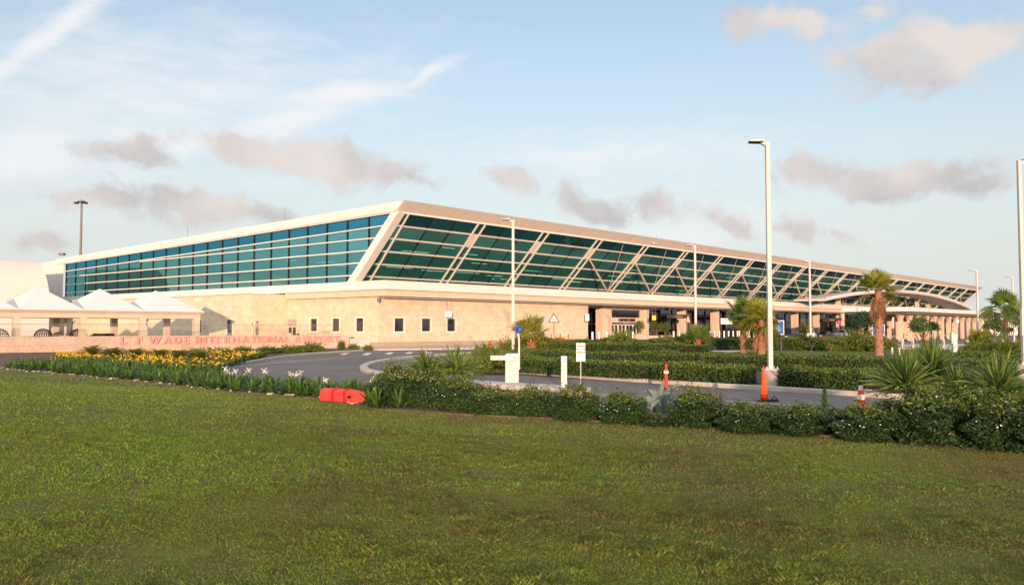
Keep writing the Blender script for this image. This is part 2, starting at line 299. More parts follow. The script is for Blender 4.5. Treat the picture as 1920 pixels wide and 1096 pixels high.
# ------------------------------------------------------------------ object helpers
def tag(o, label=None, cat=None, group=None, kind=None):
    if label: o['label'] = label
    if cat: o['category'] = cat
    if group: o['group'] = group
    if kind: o['kind'] = kind
    return o
def thing(name, label, cat, loc=(0, 0, 0), rz=0, group=None):
    o = bpy.data.objects.new(name, None); COL.objects.link(o); o.location = loc; o.rotation_euler = (0, 0, rz); o.empty_display_size = .2
    return tag(o, label, cat, group)
def copy_tree(o, loc=None, rz=None, scale=None, label=None, parent=None):
    c = o.copy(); COL.objects.link(c)
    if parent: c.parent = parent
    if loc is not None: c.location = loc
    if rz is not None: c.rotation_euler = (0, 0, rz)
    if scale is not None: c.scale = scale if isinstance(scale, tuple) else (scale,)*3
    if label: c['label'] = label
    for ch in list(o.children): copy_tree(ch, parent=c)
    return c
class MB:
    def __init__(s): s.v = []; s.f = []; s.m = []; s.uv = {}
    def face(s, pts, mi=0, uv=None):
        b = len(s.v); s.v += [tuple(p) for p in pts]; s.f.append(tuple(range(b, b + len(pts)))); s.m.append(mi)
        if uv: s.uv[len(s.f) - 1] = uv
    def hexa(s, b, t, mi=0):
        n = len(b); k = len(s.v); s.v += [tuple(p) for p in b] + [tuple(p) for p in t]
        s.f.append(tuple(range(k + n - 1, k - 1, -1))); s.m.append(mi); s.f.append(tuple(range(k + n, k + 2 * n))); s.m.append(mi)
        for i in range(n):
            j = (i + 1) % n; s.f.append((k + i, k + j, k + n + j, k + n + i)); s.m.append(mi)
    def box(s, c, d, rz=0, mi=0):
        cx, cy, cz = c; hx, hy, hz = d[0] / 2, d[1] / 2, d[2] / 2; ca, sa = math.cos(rz), math.sin(rz)
        q = [(cx + x * ca - y * sa, cy + x * sa + y * ca) for x, y in ((-hx, -hy), (hx, -hy), (hx, hy), (-hx, hy))]
        s.hexa([(x, y, cz - hz) for x, y in q], [(x, y, cz + hz) for x, y in q], mi)
    def beam(s, p0, p1, wd, dp, up=(0, 0, 1), mi=0):
        p0, p1 = Vector(p0), Vector(p1); d = (p1 - p0).normalized(); u = Vector(up); sd = d.cross(u).normalized(); n = sd.cross(d).normalized()
        q = [(-1, -1), (1, -1), (1, 1), (-1, 1)]
        s.hexa([p0 + sd * a * wd / 2 + n * b * dp / 2 for a, b in q], [p1 + sd * a * wd / 2 + n * b * dp / 2 for a, b in q], mi)
    def tube(s, pts, rad, n=10, mi=0, cap=True):
        pts = [Vector(p) for p in pts]; rad = rad if isinstance(rad, (list, tuple)) else [rad] * len(pts); k = len(s.v); pr = None
        for i, p in enumerate(pts):
            d = (pts[min(i + 1, len(pts) - 1)] - pts[max(i - 1, 0)]).normalized()
            a = pr if pr is not None else (Vector((1, 0, 0)) if abs(d.x) < .9 else Vector((0, 1, 0)))
            a = (a - d * a.dot(d)).normalized(); pr = a; b = d.cross(a)
            for j in range(n):
                t = 2 * math.pi * j / n; s.v.append(tuple(p + (a * math.cos(t) + b * math.sin(t)) * rad[i]))
        for i in range(len(pts) - 1):
            for j in range(n):
                j2 = (j + 1) % n; s.f.append((k + i * n + j, k + i * n + j2, k + (i + 1) * n + j2, k + (i + 1) * n + j)); s.m.append(mi)
        if cap:
            s.f.append(tuple(k + j for j in range(n - 1, -1, -1))); s.m.append(mi); e = k + (len(pts) - 1) * n
            s.f.append(tuple(e + j for j in range(n))); s.m.append(mi)
    def build(s, name, mats, parent=None, origin=None, smooth=False):
        me = bpy.data.meshes.new(name); vs = s.v
        if origin is not None: vs = [(x - origin[0], y - origin[1], z - origin[2]) for x, y, z in vs]
        me.from_pydata(vs, [], s.f); mats = mats if isinstance(mats, (list, tuple)) else [mats]
        for m in mats: me.materials.append(m)
        me.polygons.foreach_set('material_index', s.m)
        if s.uv:
            u = me.uv_layers.new(name='UVMap')
            for fi, uv in s.uv.items():
                for li, c in zip(me.polygons[fi].loop_indices, uv): u.data[li].uv = c
        if smooth: me.polygons.foreach_set('use_smooth', [True] * len(me.polygons))
        me.update(); o = bpy.data.objects.new(name, me); COL.objects.link(o)
        if parent: o.parent = parent
        return o
def poly_sheet(name, pts, z, m, kind='structure', z0=None):
    """flat polygon (optionally a slab with sides down to z0)"""
    mb = MB()
    if z0 is None: mb.face([(x, y, z) for x, y in pts])
    else: mb.hexa([(x, y, z0) for x, y in pts], [(x, y, z) for x, y in pts])
    o = mb.build(name, m); o['kind'] = kind; return o
def quads_mesh(name, P, mats, midx=None, parent=None):
    """P: (n,4,3) array of quads"""
    n = len(P); me = bpy.data.meshes.new(name); me.vertices.add(n * 4); me.vertices.foreach_set('co', P.reshape(-1).astype(np.float32))
    me.loops.add(n * 4); me.loops.foreach_set('vertex_index', np.arange(n * 4, dtype=np.int32))
    me.polygons.add(n); me.polygons.foreach_set('loop_start', np.arange(0, n * 4, 4, dtype=np.int32))
    try: me.polygons.foreach_set('loop_total', np.full(n, 4, dtype=np.int32))
    except Exception: pass
    mats = mats if isinstance(mats, (list, tuple)) else [mats]
    for m in mats: me.materials.append(m)
    if midx is not None: me.polygons.foreach_set('material_index', midx.astype(np.int32))
    me.update(calc_edges=True); o = bpy.data.objects.new(name, me); COL.objects.link(o)
    if parent: o.parent = parent
    return o
def leaf_quads(pos, nrm, ln, wd, jit=.8, rng=RNG):
    n = len(pos); nr = nrm + rng.normal(0, jit, (n, 3)); nr /= np.linalg.norm(nr, axis=1, keepdims=True) + 1e-9
    a = rng.normal(0, 1, (n, 3)); a -= nr * (a * nr).sum(1, keepdims=True); a /= np.linalg.norm(a, axis=1, keepdims=True) + 1e-9
    b = np.cross(nr, a); l = (ln * rng.uniform(.6, 1.3, n))[:, None]; w_ = (wd * rng.uniform(.7, 1.2, n))[:, None]
    P = np.stack([pos - a * l * .5, pos + b * w_ * .5 + a * l * .05, pos + a * l * .5, pos - b * w_ * .5 + a * l * .05], 1)
    return P
def txt(s, size, m, parent, loc, rz=0, ext=.01, bold=0, name='lettering', sx=1, rx=R(90), align='CENTER'):
    c = bpy.data.curves.new('t', 'FONT'); c.body = s; c.size = size; c.extrude = ext; c.offset = bold; c.align_x = align; c.align_y = 'CENTER'; c.resolution_u = 3
    t = bpy.data.objects.new('t', c); COL.objects.link(t); dg = bpy.context.evaluated_depsgraph_get()
    me = bpy.data.meshes.new_from_object(t.evaluated_get(dg)); bpy.data.objects.remove(t); me.materials.clear(); me.materials.append(m); me.name = name
    o = bpy.data.objects.new(name, me); COL.objects.link(o); o.parent = parent; o.location = loc; o.rotation_euler = (rx, 0, rz); o.scale = (sx, 1, 1)
    return o
def gp(px, py, z=0.0):
    """the point at height z that stands at this place in the photograph"""
    cp, sp_ = math.cos(PITCH), math.sin(PITCH); yy = 548 - py
    up = yy * cp + F * sp_; dep = F * cp - yy * sp_; k = (z - EYE) / up
    return (k * (px - 960), k * dep)
def xat(px, Y): return (px - 960) / F * Y

# ------------------------------------------------------------------ building frame: s runs along the long facade, t along the left one
S0 = Vector((-13.6, 85.0)); U = Vector((math.sin(R(42.75)), math.cos(R(42.75)))); V = Vector((-.788, .615))
def P2(s, t): q = S0 + U * s + V * t; return (q.x, q.y)
def W(s, t, z): q = S0 + U * s + V * t; return Vector((q.x, q.y, z))
RZU = math.atan2(U.y, U.x)              # text reading direction along the long facade
RZV = math.atan2(-V.y, -V.x)            # text reading along the left facade

# ================================================================== GROUND
def poly_in(pts, X, Y):
    ins = np.zeros(len(X), bool); n = len(pts); j = n - 1
    for i in range(n):
        xi, yi = pts[i]; xj, yj = pts[j]
        c = ((yi > Y) != (yj > Y)) & (X < (xj - xi) * (Y - yi) / (yj - yi + 1e-12) + xi); ins ^= c; j = i
    return ins
poly_sheet('ground', [(-1500, -400), (1500, -400), (1500, 2500), (-1500, 2500)], -.06, M['sand'])
poly_sheet('road', [(-120, 5), (200, 5), (420, 150), (420, 420), (-120, 300)], 0, M['asphalt'])
# lawn, rising gently towards the viewer
EDGE = [(-70, 84), (-45, 58), gp(0, 692), gp(100, 701), gp(230, 713), gp(400, 732), gp(540, 744), gp(640, 752), gp(700, 768), gp(850, 778), gp(1000, 785), gp(1280, 801), gp(1500, 816), gp(1740, 836), gp(1920, 850), (14, 10), (22, 2), (30, -8)]
def resample(p, step):
    out = [p[0]]
    for a, b in zip(p, p[1:]):
        d = math.hypot(b[0] - a[0], b[1] - a[1]); k = max(1, int(d / step))
        for i in range(1, k + 1): out.append((a[0] + (b[0] - a[0]) * i / k, a[1] + (b[1] - a[1]) * i / k))
    return out
ED = resample(EDGE, 1.0); EA = np.array(ED)
def edge_dist(X, Y):
    d = np.full(len(X), 1e9)
    for a, b in zip(EDGE, EDGE[1:]):
        ax_, ay = a; bx, by = b; l2 = (bx - ax_) ** 2 + (by - ay) ** 2
        t = np.clip(((X - ax_) * (bx - ax_) + (Y - ay) * (by - ay)) / l2, 0, 1); d = np.minimum(d, np.hypot(X - ax_ - t * (bx - ax_), Y - ay - t * (by - ay)))
    return d
def lawn_z(X, Y):
    u = np.clip(edge_dist(X, Y) / 13, 0, 1); return .02 + .68 * u * u * (3 - 2 * u)
LAWNP = EDGE + [(30, -60), (-90, -60), (-90, 84)]
nr_ = 60; vs = []; fs = []
for i, (x, y) in enumerate(ED):
    qx, qy = -90 + 120 * i / (len(ED) - 1), -60
    for r in range(nr_ + 1):
        u = (r / nr_) ** 1.6; vs.append((x + (qx - x) * u, y + (qy - y) * u))
VA = np.array(vs); Z = lawn_z(VA[:, 0], VA[:, 1]); Z[::nr_ + 1] = -.02
me = bpy.data.meshes.new('lawn'); k = nr_ + 1
me.from_pydata([(a, b, c) for (a, b), c in zip(vs, Z)], [], [(i * k + r, i * k + r + 1, (i + 1) * k + r + 1, (i + 1) * k + r) for i in range(len(ED) - 1) for r in range(nr_)])
me.materials.append(M['lawn']); lo = bpy.data.objects.new('lawn', me); COL.objects.link(lo); lo['kind'] = 'structure'
# grass blades
def scatter_blades():
    Ps = []
    for (d0, d1, n, h, wd) in ((3.6, 8, 420000, .015, .0024), (8, 14, 300000, .018, .0042), (14, 30, 260000, .022, .0075), (30, 48, 50000, .028, .014)):
        a = RNG.uniform(-R(35.5), R(35.5), n); d = np.sqrt(RNG.uniform(d0 ** 2, d1 ** 2, n)) ; X = np.tan(a) * d; Y = d
        ok = poly_in(LAWNP, X, Y); X, Y = X[ok], Y[ok]; n = len(X); Zs = lawn_z(X, Y)
        patch = .6 + .8 * (np.sin(X * 1.7 + np.sin(Y * 1.1) * 2) * np.sin(Y * 2.3 + np.sin(X * .9) * 2) * .5 + .5)
        th = RNG.uniform(0, math.pi * 2, n); cx_ = np.floor((X + RNG.normal(0, .02, n)) / .11).astype(int); cy_ = np.floor((Y + RNG.normal(0, .025, n)) / .13).astype(int); tuft = ((cx_ * 7919 + cy_ * 104729 + cx_ * cy_ * 31) % 101) < 9; hh = h * RNG.uniform(.5, 1.5, n) * patch * np.where(tuft, 1.7, 1); ww = wd * RNG.uniform(.7, 1.4, n)
        lean = RNG.uniform(.2, 1.1, n) * hh; ph = RNG.uniform(0, 2 * math.pi, n)
        b = np.stack([X, Y, Zs - .004], 1); sd = np.stack([np.cos(th) * ww, np.sin(th) * ww, 0 * X], 1)
        mid = b + np.stack([np.cos(ph) * lean * .35, np.sin(ph) * lean * .35, hh * .6], 1); tip = b + np.stack([np.cos(ph) * lean, np.sin(ph) * lean, hh], 1)
        Ps.append(np.stack([b - sd, b + sd, mid + sd * .7, tip], 1))
    return np.concatenate(Ps)
g = quads_mesh('grass', scatter_blades(), M['lawn_blades']); tag(g, 'short mown grass blades covering the lawn in the foreground', 'grass', kind='stuff')

# planting beds
BACK = [gp(1920, 810), gp(1740, 800), gp(1500, 786), gp(1280, 772), gp(1000, 758), gp(850, 752), gp(740, 742), gp(700, 728), gp(560, 722), gp(450, 711), gp(418, 700), gp(413, 692), gp(438, 684), gp(500, 674), gp(560, 665), gp(680, 657.5)]
edge_l = EDGE[1:15]
bed = edge_l + BACK + [(-17.0, 83.5), (-31.5, 76.5), (-44, 68.6), (-50, 63)]
poly_sheet('planting_bed', bed, .05, M['mulch'], z0=-.05)
# kerbs
def kerb(name, pts, wd=.18, z=.15, m='kerb', closed=False):
    mb = MB(); n = len(pts); A = []
    for i, p in enumerate(pts):
        if closed: a, b = pts[i - 1], pts[(i + 1) % n]
        else: a, b = pts[max(0, i - 1)], pts[min(n - 1, i + 1)]
        d = Vector((b[0] - a[0], b[1] - a[1])).normalized(); nn = Vector((-d.y, d.x)); A.append((Vector(p), nn))
    prof = [(-wd / 2, -.05), (-wd / 2, z - .03), (-wd / 2 + .03, z), (wd / 2 - .03, z), (wd / 2, z - .03), (wd / 2, -.05)]
    for p, nn in A:
        for o_, h in prof: q = p + nn * o_; mb.v.append((q.x, q.y, h))
    kk = len(prof)
    for i in range(n if closed else n - 1):
        j = (i + 1) % n
        for r in range(kk - 1): mb.f.append((i * kk + r, j * kk + r, j * kk + r + 1, i * kk + r + 1)); mb.m.append(0)
    o = mb.build(name, M[m]); o['kind'] = 'structure'; return o
def smooth(pts, it=2):
    for _ in range(it):
        q = [pts[0]]
        for a, b in zip(pts, pts[1:]): q += [(a[0] * .75 + b[0] * .25, a[1] * .75 + b[1] * .25), (a[0] * .25 + b[0] * .75, a[1] * .25 + b[1] * .75)]
        pts = q + [pts[-1]]
    return pts
kerb('kerb', smooth(BACK[9:], 2), .2, .13)
# curving kerb of the exit lane (a loop in the asphalt)
loop = [gp(1010, 655), gp(900, 662), gp(820, 667), gp(760, 672), gp(710, 679), gp(684, 687), gp(680, 694), gp(700, 701), gp(745, 708), gp(810, 715), gp(860, 722)]
kerb('kerb', smooth(loop, 2), .42, .17)
# ticket island
isl = [gp(*q, .17) for q in ((845, 713.5), (828, 711), (834, 708), (860, 709.5), (888, 711.5), (947, 715.5), (1000, 718.5), (1063, 722), (1098, 724), (1112, 727), (1106, 730.5), (1092, 731), (1045, 728), (947, 720.5), (888, 716.5))]
isl2 = smooth(isl + [isl[0]], 1)[:-1]
poly_sheet('traffic_island', isl2, .17, M['sidewalk'], z0=-.05)
# planted median
MF = [gp(1000, 654), (-2.4, 66), (-3.6, 55), gp(880, 686), gp(884, 692), gp(905, 696), gp(985, 700), gp(1100, 709), gp(1300, 723), gp(1450, 732), gp(1590, 741), gp(1700, 749), gp(1850, 760), (19, 19.5), (26, 12)]
MBk = [(60, 40), (80, 76), gp(1900, 657), gp(1750, 657), gp(1600, 656), (25, 92), P2(35, -13), P2(10, -12)]
poly_sheet('median_lawn', MF + MBk, .12, M['lawn'], z0=-.05)
kerb('kerb', smooth(MF[1:], 2), .22, .16)
med = poly_sheet('hedge_bed_soil', [gp(885, 690), gp(905, 694), gp(985, 698), gp(1100, 707), gp(1300, 721), gp(1450, 730), gp(1590, 738), gp(1850, 756), gp(1850, 712), gp(1590, 700), gp(1300, 690), gp(1100, 680), gp(985, 673), gp(890, 672)], .124, M['soil'])
kerb('kerb', [P2(36, -13.2), (25, 92), gp(1600, 656), gp(1750, 657), gp(1900, 657), (80, 76)], .22, .16)
# footpath crossing the median lawn and the plaza beyond it
poly_sheet('footpath', [gp(1332, 661), gp(1350, 656), gp(1450, 653.5), gp(1540, 652.5), gp(1545, 654.5), gp(1450, 656), gp(1400, 660), gp(1370, 663)], .128, M['sidewalk'])
poly_sheet('plaza_path', [gp(1590, 657.5), gp(1640, 654), gp(1700, 647), gp(1920, 646), (120, 98), (120, 74), gp(1900, 656), gp(1750, 656.5)], .132, M['sidewalk'], z0=-.04)
poly_sheet('sidewalk', [P2(-4, 5), P2(-6, -6), P2(3, -9.5), P2(30, -9), P2(45, -7), P2(250, -7), P2(250, 8), P2(1, 1.9)], .13, M['sidewalk'], z0=-.05)
poly_sheet('sidewalk', [P2(-3.9, 5), P2(-3.9, 16), P2(.85, 16), P2(.85, 2.2)], .126, M['sidewalk'], z0=-.05)
# painted lines
def stripe(name, pts, wd, z=.005):
    mb = MB(); ps = [Vector(p) for p in pts]
    for i, p in enumerate(ps):
        d = (ps[min(i + 1, len(ps) - 1)] - ps[max(i - 1, 0)]).normalized(); nn = Vector((-d.y, d.x)) * wd / 2
        mb.v += [(p.x - nn.x, p.y - nn.y, z), (p.x + nn.x, p.y + nn.y, z)]
    for i in range(len(ps) - 1): mb.f.append((2 * i, 2 * i + 2, 2 * i + 3, 2 * i + 1)); mb.m.append(0)
    o = mb.build(name, M['paint']); o['kind'] = 'structure'; return o
stripe('road_marking', smooth([gp(432, 688), gp(520, 679.5), gp(620, 671.5), gp(720, 668), gp(800, 665.5)]), .13)
stripe('road_marking', smooth([gp(757, 675.5), gp(850, 671.5), gp(960, 668)]), .14)
for a, b in (((642, 664.5), (650, 661.5)), ((684, 665.5), (692, 661)), ((727, 664), (734, 660)), ((765, 662.8), (770, 659.5)), ((803, 661.8), (806, 659.5))):
    stripe('road_marking', [gp(*a), gp(*b)], .5)
stripe('road_marking', [gp(700, 660.8), gp(815, 659.6)], .3)
stripe('road_marking', [gp(1020, 738), gp(1140, 738.5), gp(1250, 744)], .11)
stripe('road_marking', [gp(1040, 744), gp(1120, 741), gp(1230, 749)], .11)
stripe('road_marking', [gp(1310, 748), gp(1390, 753), gp(1485, 759), gp(1560, 764)], .12)
stripe('road_marking', [gp(960, 733), gp(1040, 744)], .11)

# ================================================================== TERMINAL
T = thing('airport_terminal', 'long airport terminal with outward leaning green glass facade above stone walls', 'building', (*P2(0, 0), 0))
OG = (S0.x, S0.y, 0)
def slabST(mb, pts, z0, z1, mi=0): mb.hexa([W(s, t, z0) for s, t in pts], [W(s, t, z1) for s, t in pts], mi)
def gt(z): return 6.0 - (z - 7.29) * 7.95 / 7.11
def gs(z): return 1.4 * (14.4 - z) / 7.11
def G(s, z, o=0.0):                                     # point on the leaning glass plane; o = outwards
    q = W(s + gs(z), gt(z), z); return q + NG * o
_a = W(0, gt(14.4), 14.4) - W(gs(7.29), gt(7.29), 7.29)
NG = Vector((U.x, U.y, 0)).cross(_a).normalized()
if NG.dot(Vector((U.y, -U.x, 0))) < 0: NG = -NG
SE = 247.5
def wall_open(mb, p0, p1, z0, z1, ops, rev=.28, inw=None, u0=0):
    """wall face with rectangular openings (a0,a1,b0,b1) and reveals"""
    p0, p1 = Vector(p0), Vector(p1); Ln = (p1 - p0).length; d = (p1 - p0) / Ln
    xs = sorted({0, Ln, *[o[0] for o in ops], *[o[1] for o in ops]}); zs = sorted({z0, z1, *[o[2] for o in ops], *[o[3] for o in ops]})
    def pt(a, z, r=0): q = p0 + d * a + inw * r; return (q.x, q.y, z)
    for a, b in zip(xs, xs[1:]):
        for c, e in zip(zs, zs[1:]):
            if any(o[0] <= a + 1e-6 and b <= o[1] + 1e-6 and o[2] <= c + 1e-6 and e <= o[3] + 1e-6 for o in ops): continue
            mb.face([pt(a, c), pt(b, c), pt(b, e), pt(a, e)], 0, [(u0 + a, c), (u0 + b, c), (u0 + b, e), (u0 + a, e)])
    for a, b, c, e in ops:
        for q in ([pt(a, c), pt(a, c, rev), pt(a, e, rev), pt(a, e)], [pt(b, c, rev), pt(b, c), pt(b, e), pt(b, e, rev)], [pt(a, c, rev), pt(a, c), pt(b, c), pt(b, c, rev)], [pt(a, e), pt(a, e, rev), pt(b, e, rev), pt(b, e)]):
            mb.face(q, 0, [(0, 0), (.1, 0), (.1, .1), (0, .1)])
inR = Vector((-U.y, U.x)); inL = Vector((U.x, U.y))
# window spans found along the walls
def s_at(px, t):
    k_ = (px - 960) / F; o = S0 + V * t; return (k_ * o.y - o.x) / (U.x - k_ * U.y)
def t_at(px, s):
    k_ = (px - 960) / F; o = S0 + U * s; return (k_ * o.y - o.x) / (V.x - k_ * V.y)
def window(p0, d, a0, a1, c, e, inw, name='window'):
    fr = MB(); pn = MB(); f_ = .13
    def q(a, z, r): v = Vector(p0) + d * a + inw * r; return Vector((v.x, v.y, z))
    def bar(a, b, z, y):
        fr.hexa([q(a, z, -.03), q(b, z, -.03), q(b, z, .12), q(a, z, .12)], [q(a, y, -.03), q(b, y, -.03), q(b, y, .12), q(a, y, .12)])
    bar(a0 - f_, a0 + .02, c - f_, e + f_); bar(a1 - .02, a1 + f_, c - f_, e + f_); bar(a0 + .02, a1 - .02, c - f_, c + .02); bar(a0 + .02, a1 - .02, e - .02, e + f_)
    o = fr.build(name, M['capping'], T, OG); pn.face([q(a0 - .01, c, .2), q(a1 + .01, c, .2), q(a1 + .01, e, .2), q(a0 - .01, e, .2)]); pn.build('pane', M['pane_dark'], o)
    for v in pn.v: pass
    o.children[0].data.transform(Matrix.Translation((-OG[0], -OG[1], 0)))
    return o
# right stone wall
p0 = Vector(P2(.85, 1.9)); p1 = Vector(P2(38.3, 1.9)); ops = []
for px in (749, 799.5, 846.5):
    s = s_at(px, 1.9) - .85; ops.append((s - .70, s + .70, 1.76, 3.26))
mb = MB(); wall_open(mb, p0, p1, 0, 5.62, ops, inw=inR)
mb.face([(*P2(38.3, 1.9), 0), (*P2(38.3, 7.2), 0), (*P2(38.3, 7.2), 5.62), (*P2(38.3, 1.9), 5.62)], 0, [(0, 0), (5.3, 0), (5.3, 5.6), (0, 5.6)])
# left recessed wall (reads right to left), return, projecting block
q0 = Vector(P2(.85, 18)); q1 = p0; opl = []
for px in (588, 629.5, 674):
    t = t_at(px, .85); a = 18 - t; opl.append((a - .66, a + .66, 1.76, 3.26))
td = 18 - t_at(548, .85); opl.append((td - .85, td + .85, .13, 3.2))
wall_open(mb, q0, q1, 0, 5.62, opl, inw=inL)
wall_open(mb, Vector(P2(-4, 18)), q0, 0, 6.2, [], inw=inR)
r0 = Vector(P2(-4, 76)); r1 = Vector(P2(-4, 18)); opb = []
for px in (430, 374, 312):
    t = t_at(px, -4); a = 76 - t; opb.append((a - .6, a + .6, 1.55, 3.15))
wall_open(mb, r0, r1, 0, 6.2, opb, inw=inL)
mb.build('stone_wall', M['stone'], T, OG)
mb = MB(); mb.face([W(-4.1, 17.9, 6.2), W(.9, 17.9, 6.2), W(.9, 76, 6.2), W(-4.1, 76, 6.2)]); mb.beam(W(-4.0, 17.9, 6.27), W(-4.0, 76, 6.27), .4, .14); mb.build('stone_block_roof', M['capping'], T, OG)
dU = (p1 - p0).normalized(); dV = (q1 - q0).normalized(); dB = (r1 - r0).normalized()
for o in ops: window(p0, dU, *o, inR)
for o in opl[:3]: window(q0, dV, *o, inL)
for o in opb: window(r0, dB, *o, inL)
# side door
mb = MB(); a0, a1 = opl[3][:2]
def qL(a, z, r): v = q0 + dV * a + inL * r; return Vector((v.x, v.y, z))
def barL(mb, a, b, z, y, r0_=.0, r1_=.12, mi=0): mb.hexa([qL(a, z, r0_), qL(b, z, r0_), qL(b, z, r1_), qL(a, z, r1_)], [qL(a, y, r0_), qL(b, y, r0_), qL(b, y, r1_), qL(a, y, r1_)], mi)
barL(mb, a0, a1, 2.35, 3.2, .05, .1, 1)
for a in (a0, (a0 + a1) / 2 - .05, a1 - .1): barL(mb, a, a + .1, .13, 2.35)
barL(mb, a0 + .1, a1 - .1, 2.25, 2.35, .01, .11)
barL(mb, a0 + .1, a0 + .8, .14, 2.25, .08, .1, 2); barL(mb, a0 + .9, a1 - .1, .14, 2.25, .08, .1, 2); barL(mb, a0 + .2, a0 + .6, 1.3, 1.55, .05, .075, 3)
mb.build('side_door', [M['beige'], M['strut'], M['pane_dark'], M['white']], T, OG)
mb = MB(); barL(mb, a1 + .2, a1 + .55, 1.0, 1.5, -.1, 0); barL(mb, a1 + .28, a1 + .47, 1.2, 1.4, -.11, -.1, 1); mb.build('fire_box', [M['black'], M['red_sign']], T, OG)
# plinth
mb = MB(); mb.beam((*P2(.85, 1.84), .35), (*P2(38.3, 1.84), .35), .06, .5); mb.beam(W(.79, 1.8, .35), W(.79, 18, .35), .06, .5); mb.build('plinth', plain('plinth_stone', (.40, .31, .23), .9, var=.15), T, OG)
# canopy slab
mb = MB(); slabST(mb, [(0, 0), (SE, 0), (SE, 8), (7.5, 8), (7.5, 78), (0, 78)], 6.33, 7.29); mb.build('canopy_slab', M['white'], T, OG)
mb = MB(); slabST(mb, [(.35, .35), (SE, .35), (SE, 7.9), (6, 7.9), (6, 17.9), (.35, 17.9)], 5.62, 6.33); mb.build('canopy_beam', M['beige'], T, OG)
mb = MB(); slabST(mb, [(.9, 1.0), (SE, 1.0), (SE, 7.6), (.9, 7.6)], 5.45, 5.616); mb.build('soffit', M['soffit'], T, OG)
mb = MB()

pass
# roof
def zr(t): return 15.56 - .0217 * (t + 3.02)
mb = MB(); mb.hexa([W(0, -1.95, 14.72), W(SE + .6, -1.95, 14.72), W(SE + .6, 79, zr(79) - 1.0), W(0, 79, zr(79) - 1.0)], [W(0, -2.95, 15.5), W(SE + .6, -2.95, 15.5), W(SE + .6, 79, zr(79) - .06), W(0, 79, zr(79) - .06)])
mb.build('roof', M['white'], T, OG)
mb = MB(); a, b, c, d = W(-.12, -1.75, 14.52), W(SE + 1, -1.75, 14.52), W(SE + 1, -3.02, 15.56), W(-.12, -3.02, 15.56)
mb.face([a, b, c, d], 0, [(0, 0), (SE, 0), (SE + 0, 1.4), (0, 1.4)])
e_, f_ = W(-.12, -1.4, 14.52), W(SE + 1, -1.4, 14.52); mb.face([e_, f_, b, a], 0, [(0, 0), (1, 0), (1, .1), (0, .1)])
g_, h_ = W(-.12, -2.5, 15.57), W(SE + 1, -2.5, 15.57); mb.face([d, c, h_, g_], 0, [(0, 0), (1, 0), (1, .1), (0, .1)])
mb.build('roof_fascia', M['fascia'], T, OG)
# left fascia with its dark shadow gap
def zg(t): return 14.45 - .0205 * (t + 2)
mb = MB(); mb.hexa([W(-.1, -1.8, 14.55), W(-.1, 80.5, zg(80.5) + .12), W(.35, 80.5, zg(80.5) + .12), W(.35, -1.8, 14.55)], [W(-.1, -3.0, 15.54), W(-.1, 80.5, zr(80.5)), W(.35, 80.5, zr(80.5)), W(.35, -3.0, 15.54)])
mb.hexa([W(.0, -1.7, 14.4), W(.0, 78, zg(78) - .05), W(.3, 78, zg(78) - .05), W(.3, -1.7, 14.4)], [W(.0, -1.9, 14.52), W(.0, 78, zg(78) + .07), W(.3, 78, zg(78) + .07), W(.3, -1.9, 14.52)], 1)
mb.build('side_fascia', [M['white'], M['capping']], T, OG)
# slanted corner column
mb = MB(); mb.hexa([W(-.02, 6.1, 7.29), W(-.02, 4.85, 7.29), W(.95, 4.85, 7.29), W(.95, 6.1, 7.29)], [W(-.02, -.95, 14.52), W(-.02, -2.15, 14.52), W(.95, -2.15, 14.52), W(.95, -.95, 14.52)])
mb.build('corner_column', M['white'], T, OG)
mb = MB(); mb.hexa([W(SE - .5, 6.2, 7.29), W(SE - .5, 5.2, 7.29), W(SE + .3, 5.2, 7.29), W(SE + .3, 6.2, 7.29)], [W(SE - .5, -1.4, 14.52), W(SE - .5, -2.1, 14.52), W(SE + .3, -2.1, 14.52), W(SE + .3, -1.4, 14.52)])
mb.build('end_column', M['capping'], T, OG)
# interior
mb = MB(); mb.face([W(.6, 9, 7.33), W(SE, 9, 7.33), W(SE, 30, 7.33), W(.6, 30, 7.33)], 1); mb.face([W(.6, 1, 7.31), W(SE, 1, 7.31), W(SE, 9, 7.31), W(.6, 9, 7.31)], 1)
mb.face([W(.6, 30, 7.3), W(SE, 30, 7.3), W(SE, 30, 14.7), W(.6, 30, 14.7)]); mb.face([W(SE - .4, 6, 7.3), W(SE - .4, 30, 7.3), W(SE - .4, 30, 14.7), W(SE - .4, -1, 14.5)])
mb.face([W(18, 30, 7.3), W(18, 78, 7.3), W(18, 78, 13.5), W(18, 30, 13.7)]); mb.face([W(.6, 9, 7.31), W(18, 9, 7.31), W(18, 78, 7.31), W(.6, 78, 7.31)], 1); mb.face([W(.5, 78, 7.3), W(18, 78, 7.3), W(18, 78, 13), W(.5, 78, 13)])
mb.build('interior_shell', [M['interior'], M['int_floor']], T, OG)
for k_ in range(14):
    s = 20 + k_ * 16.5; mb = MB(); mb.tube([W(s, 17, 7.3), W(s, 17, 14.6)], .45, 12); mb.build('interior_column', M['beige'], T, OG)
for k_ in range(46):
    s = 4 + (k_ % 34) * 6.9 + random.uniform(-1, 1); t = random.uniform(8, 20); z = random.choice((9.9, 11.0, 11.8, 12.6))
    mb = MB(); mb.beam(W(s, t, z), W(s + random.uniform(2, 4.5), t, z), .10, .05); mb.build('ceiling_light', M['tube'], T, OG)
for t, s in ((12, 5), (17, 8), (22, 5), (28, 9), (34, 6), (24, 12)):
    mb = MB(); mb.beam(W(s, t, 11.2 + (t % 3) * .2), W(s, t + 3.5, 11.2 + (t % 3) * .2), .14, .06); mb.build('ceiling_light', M['tube'], T, OG)
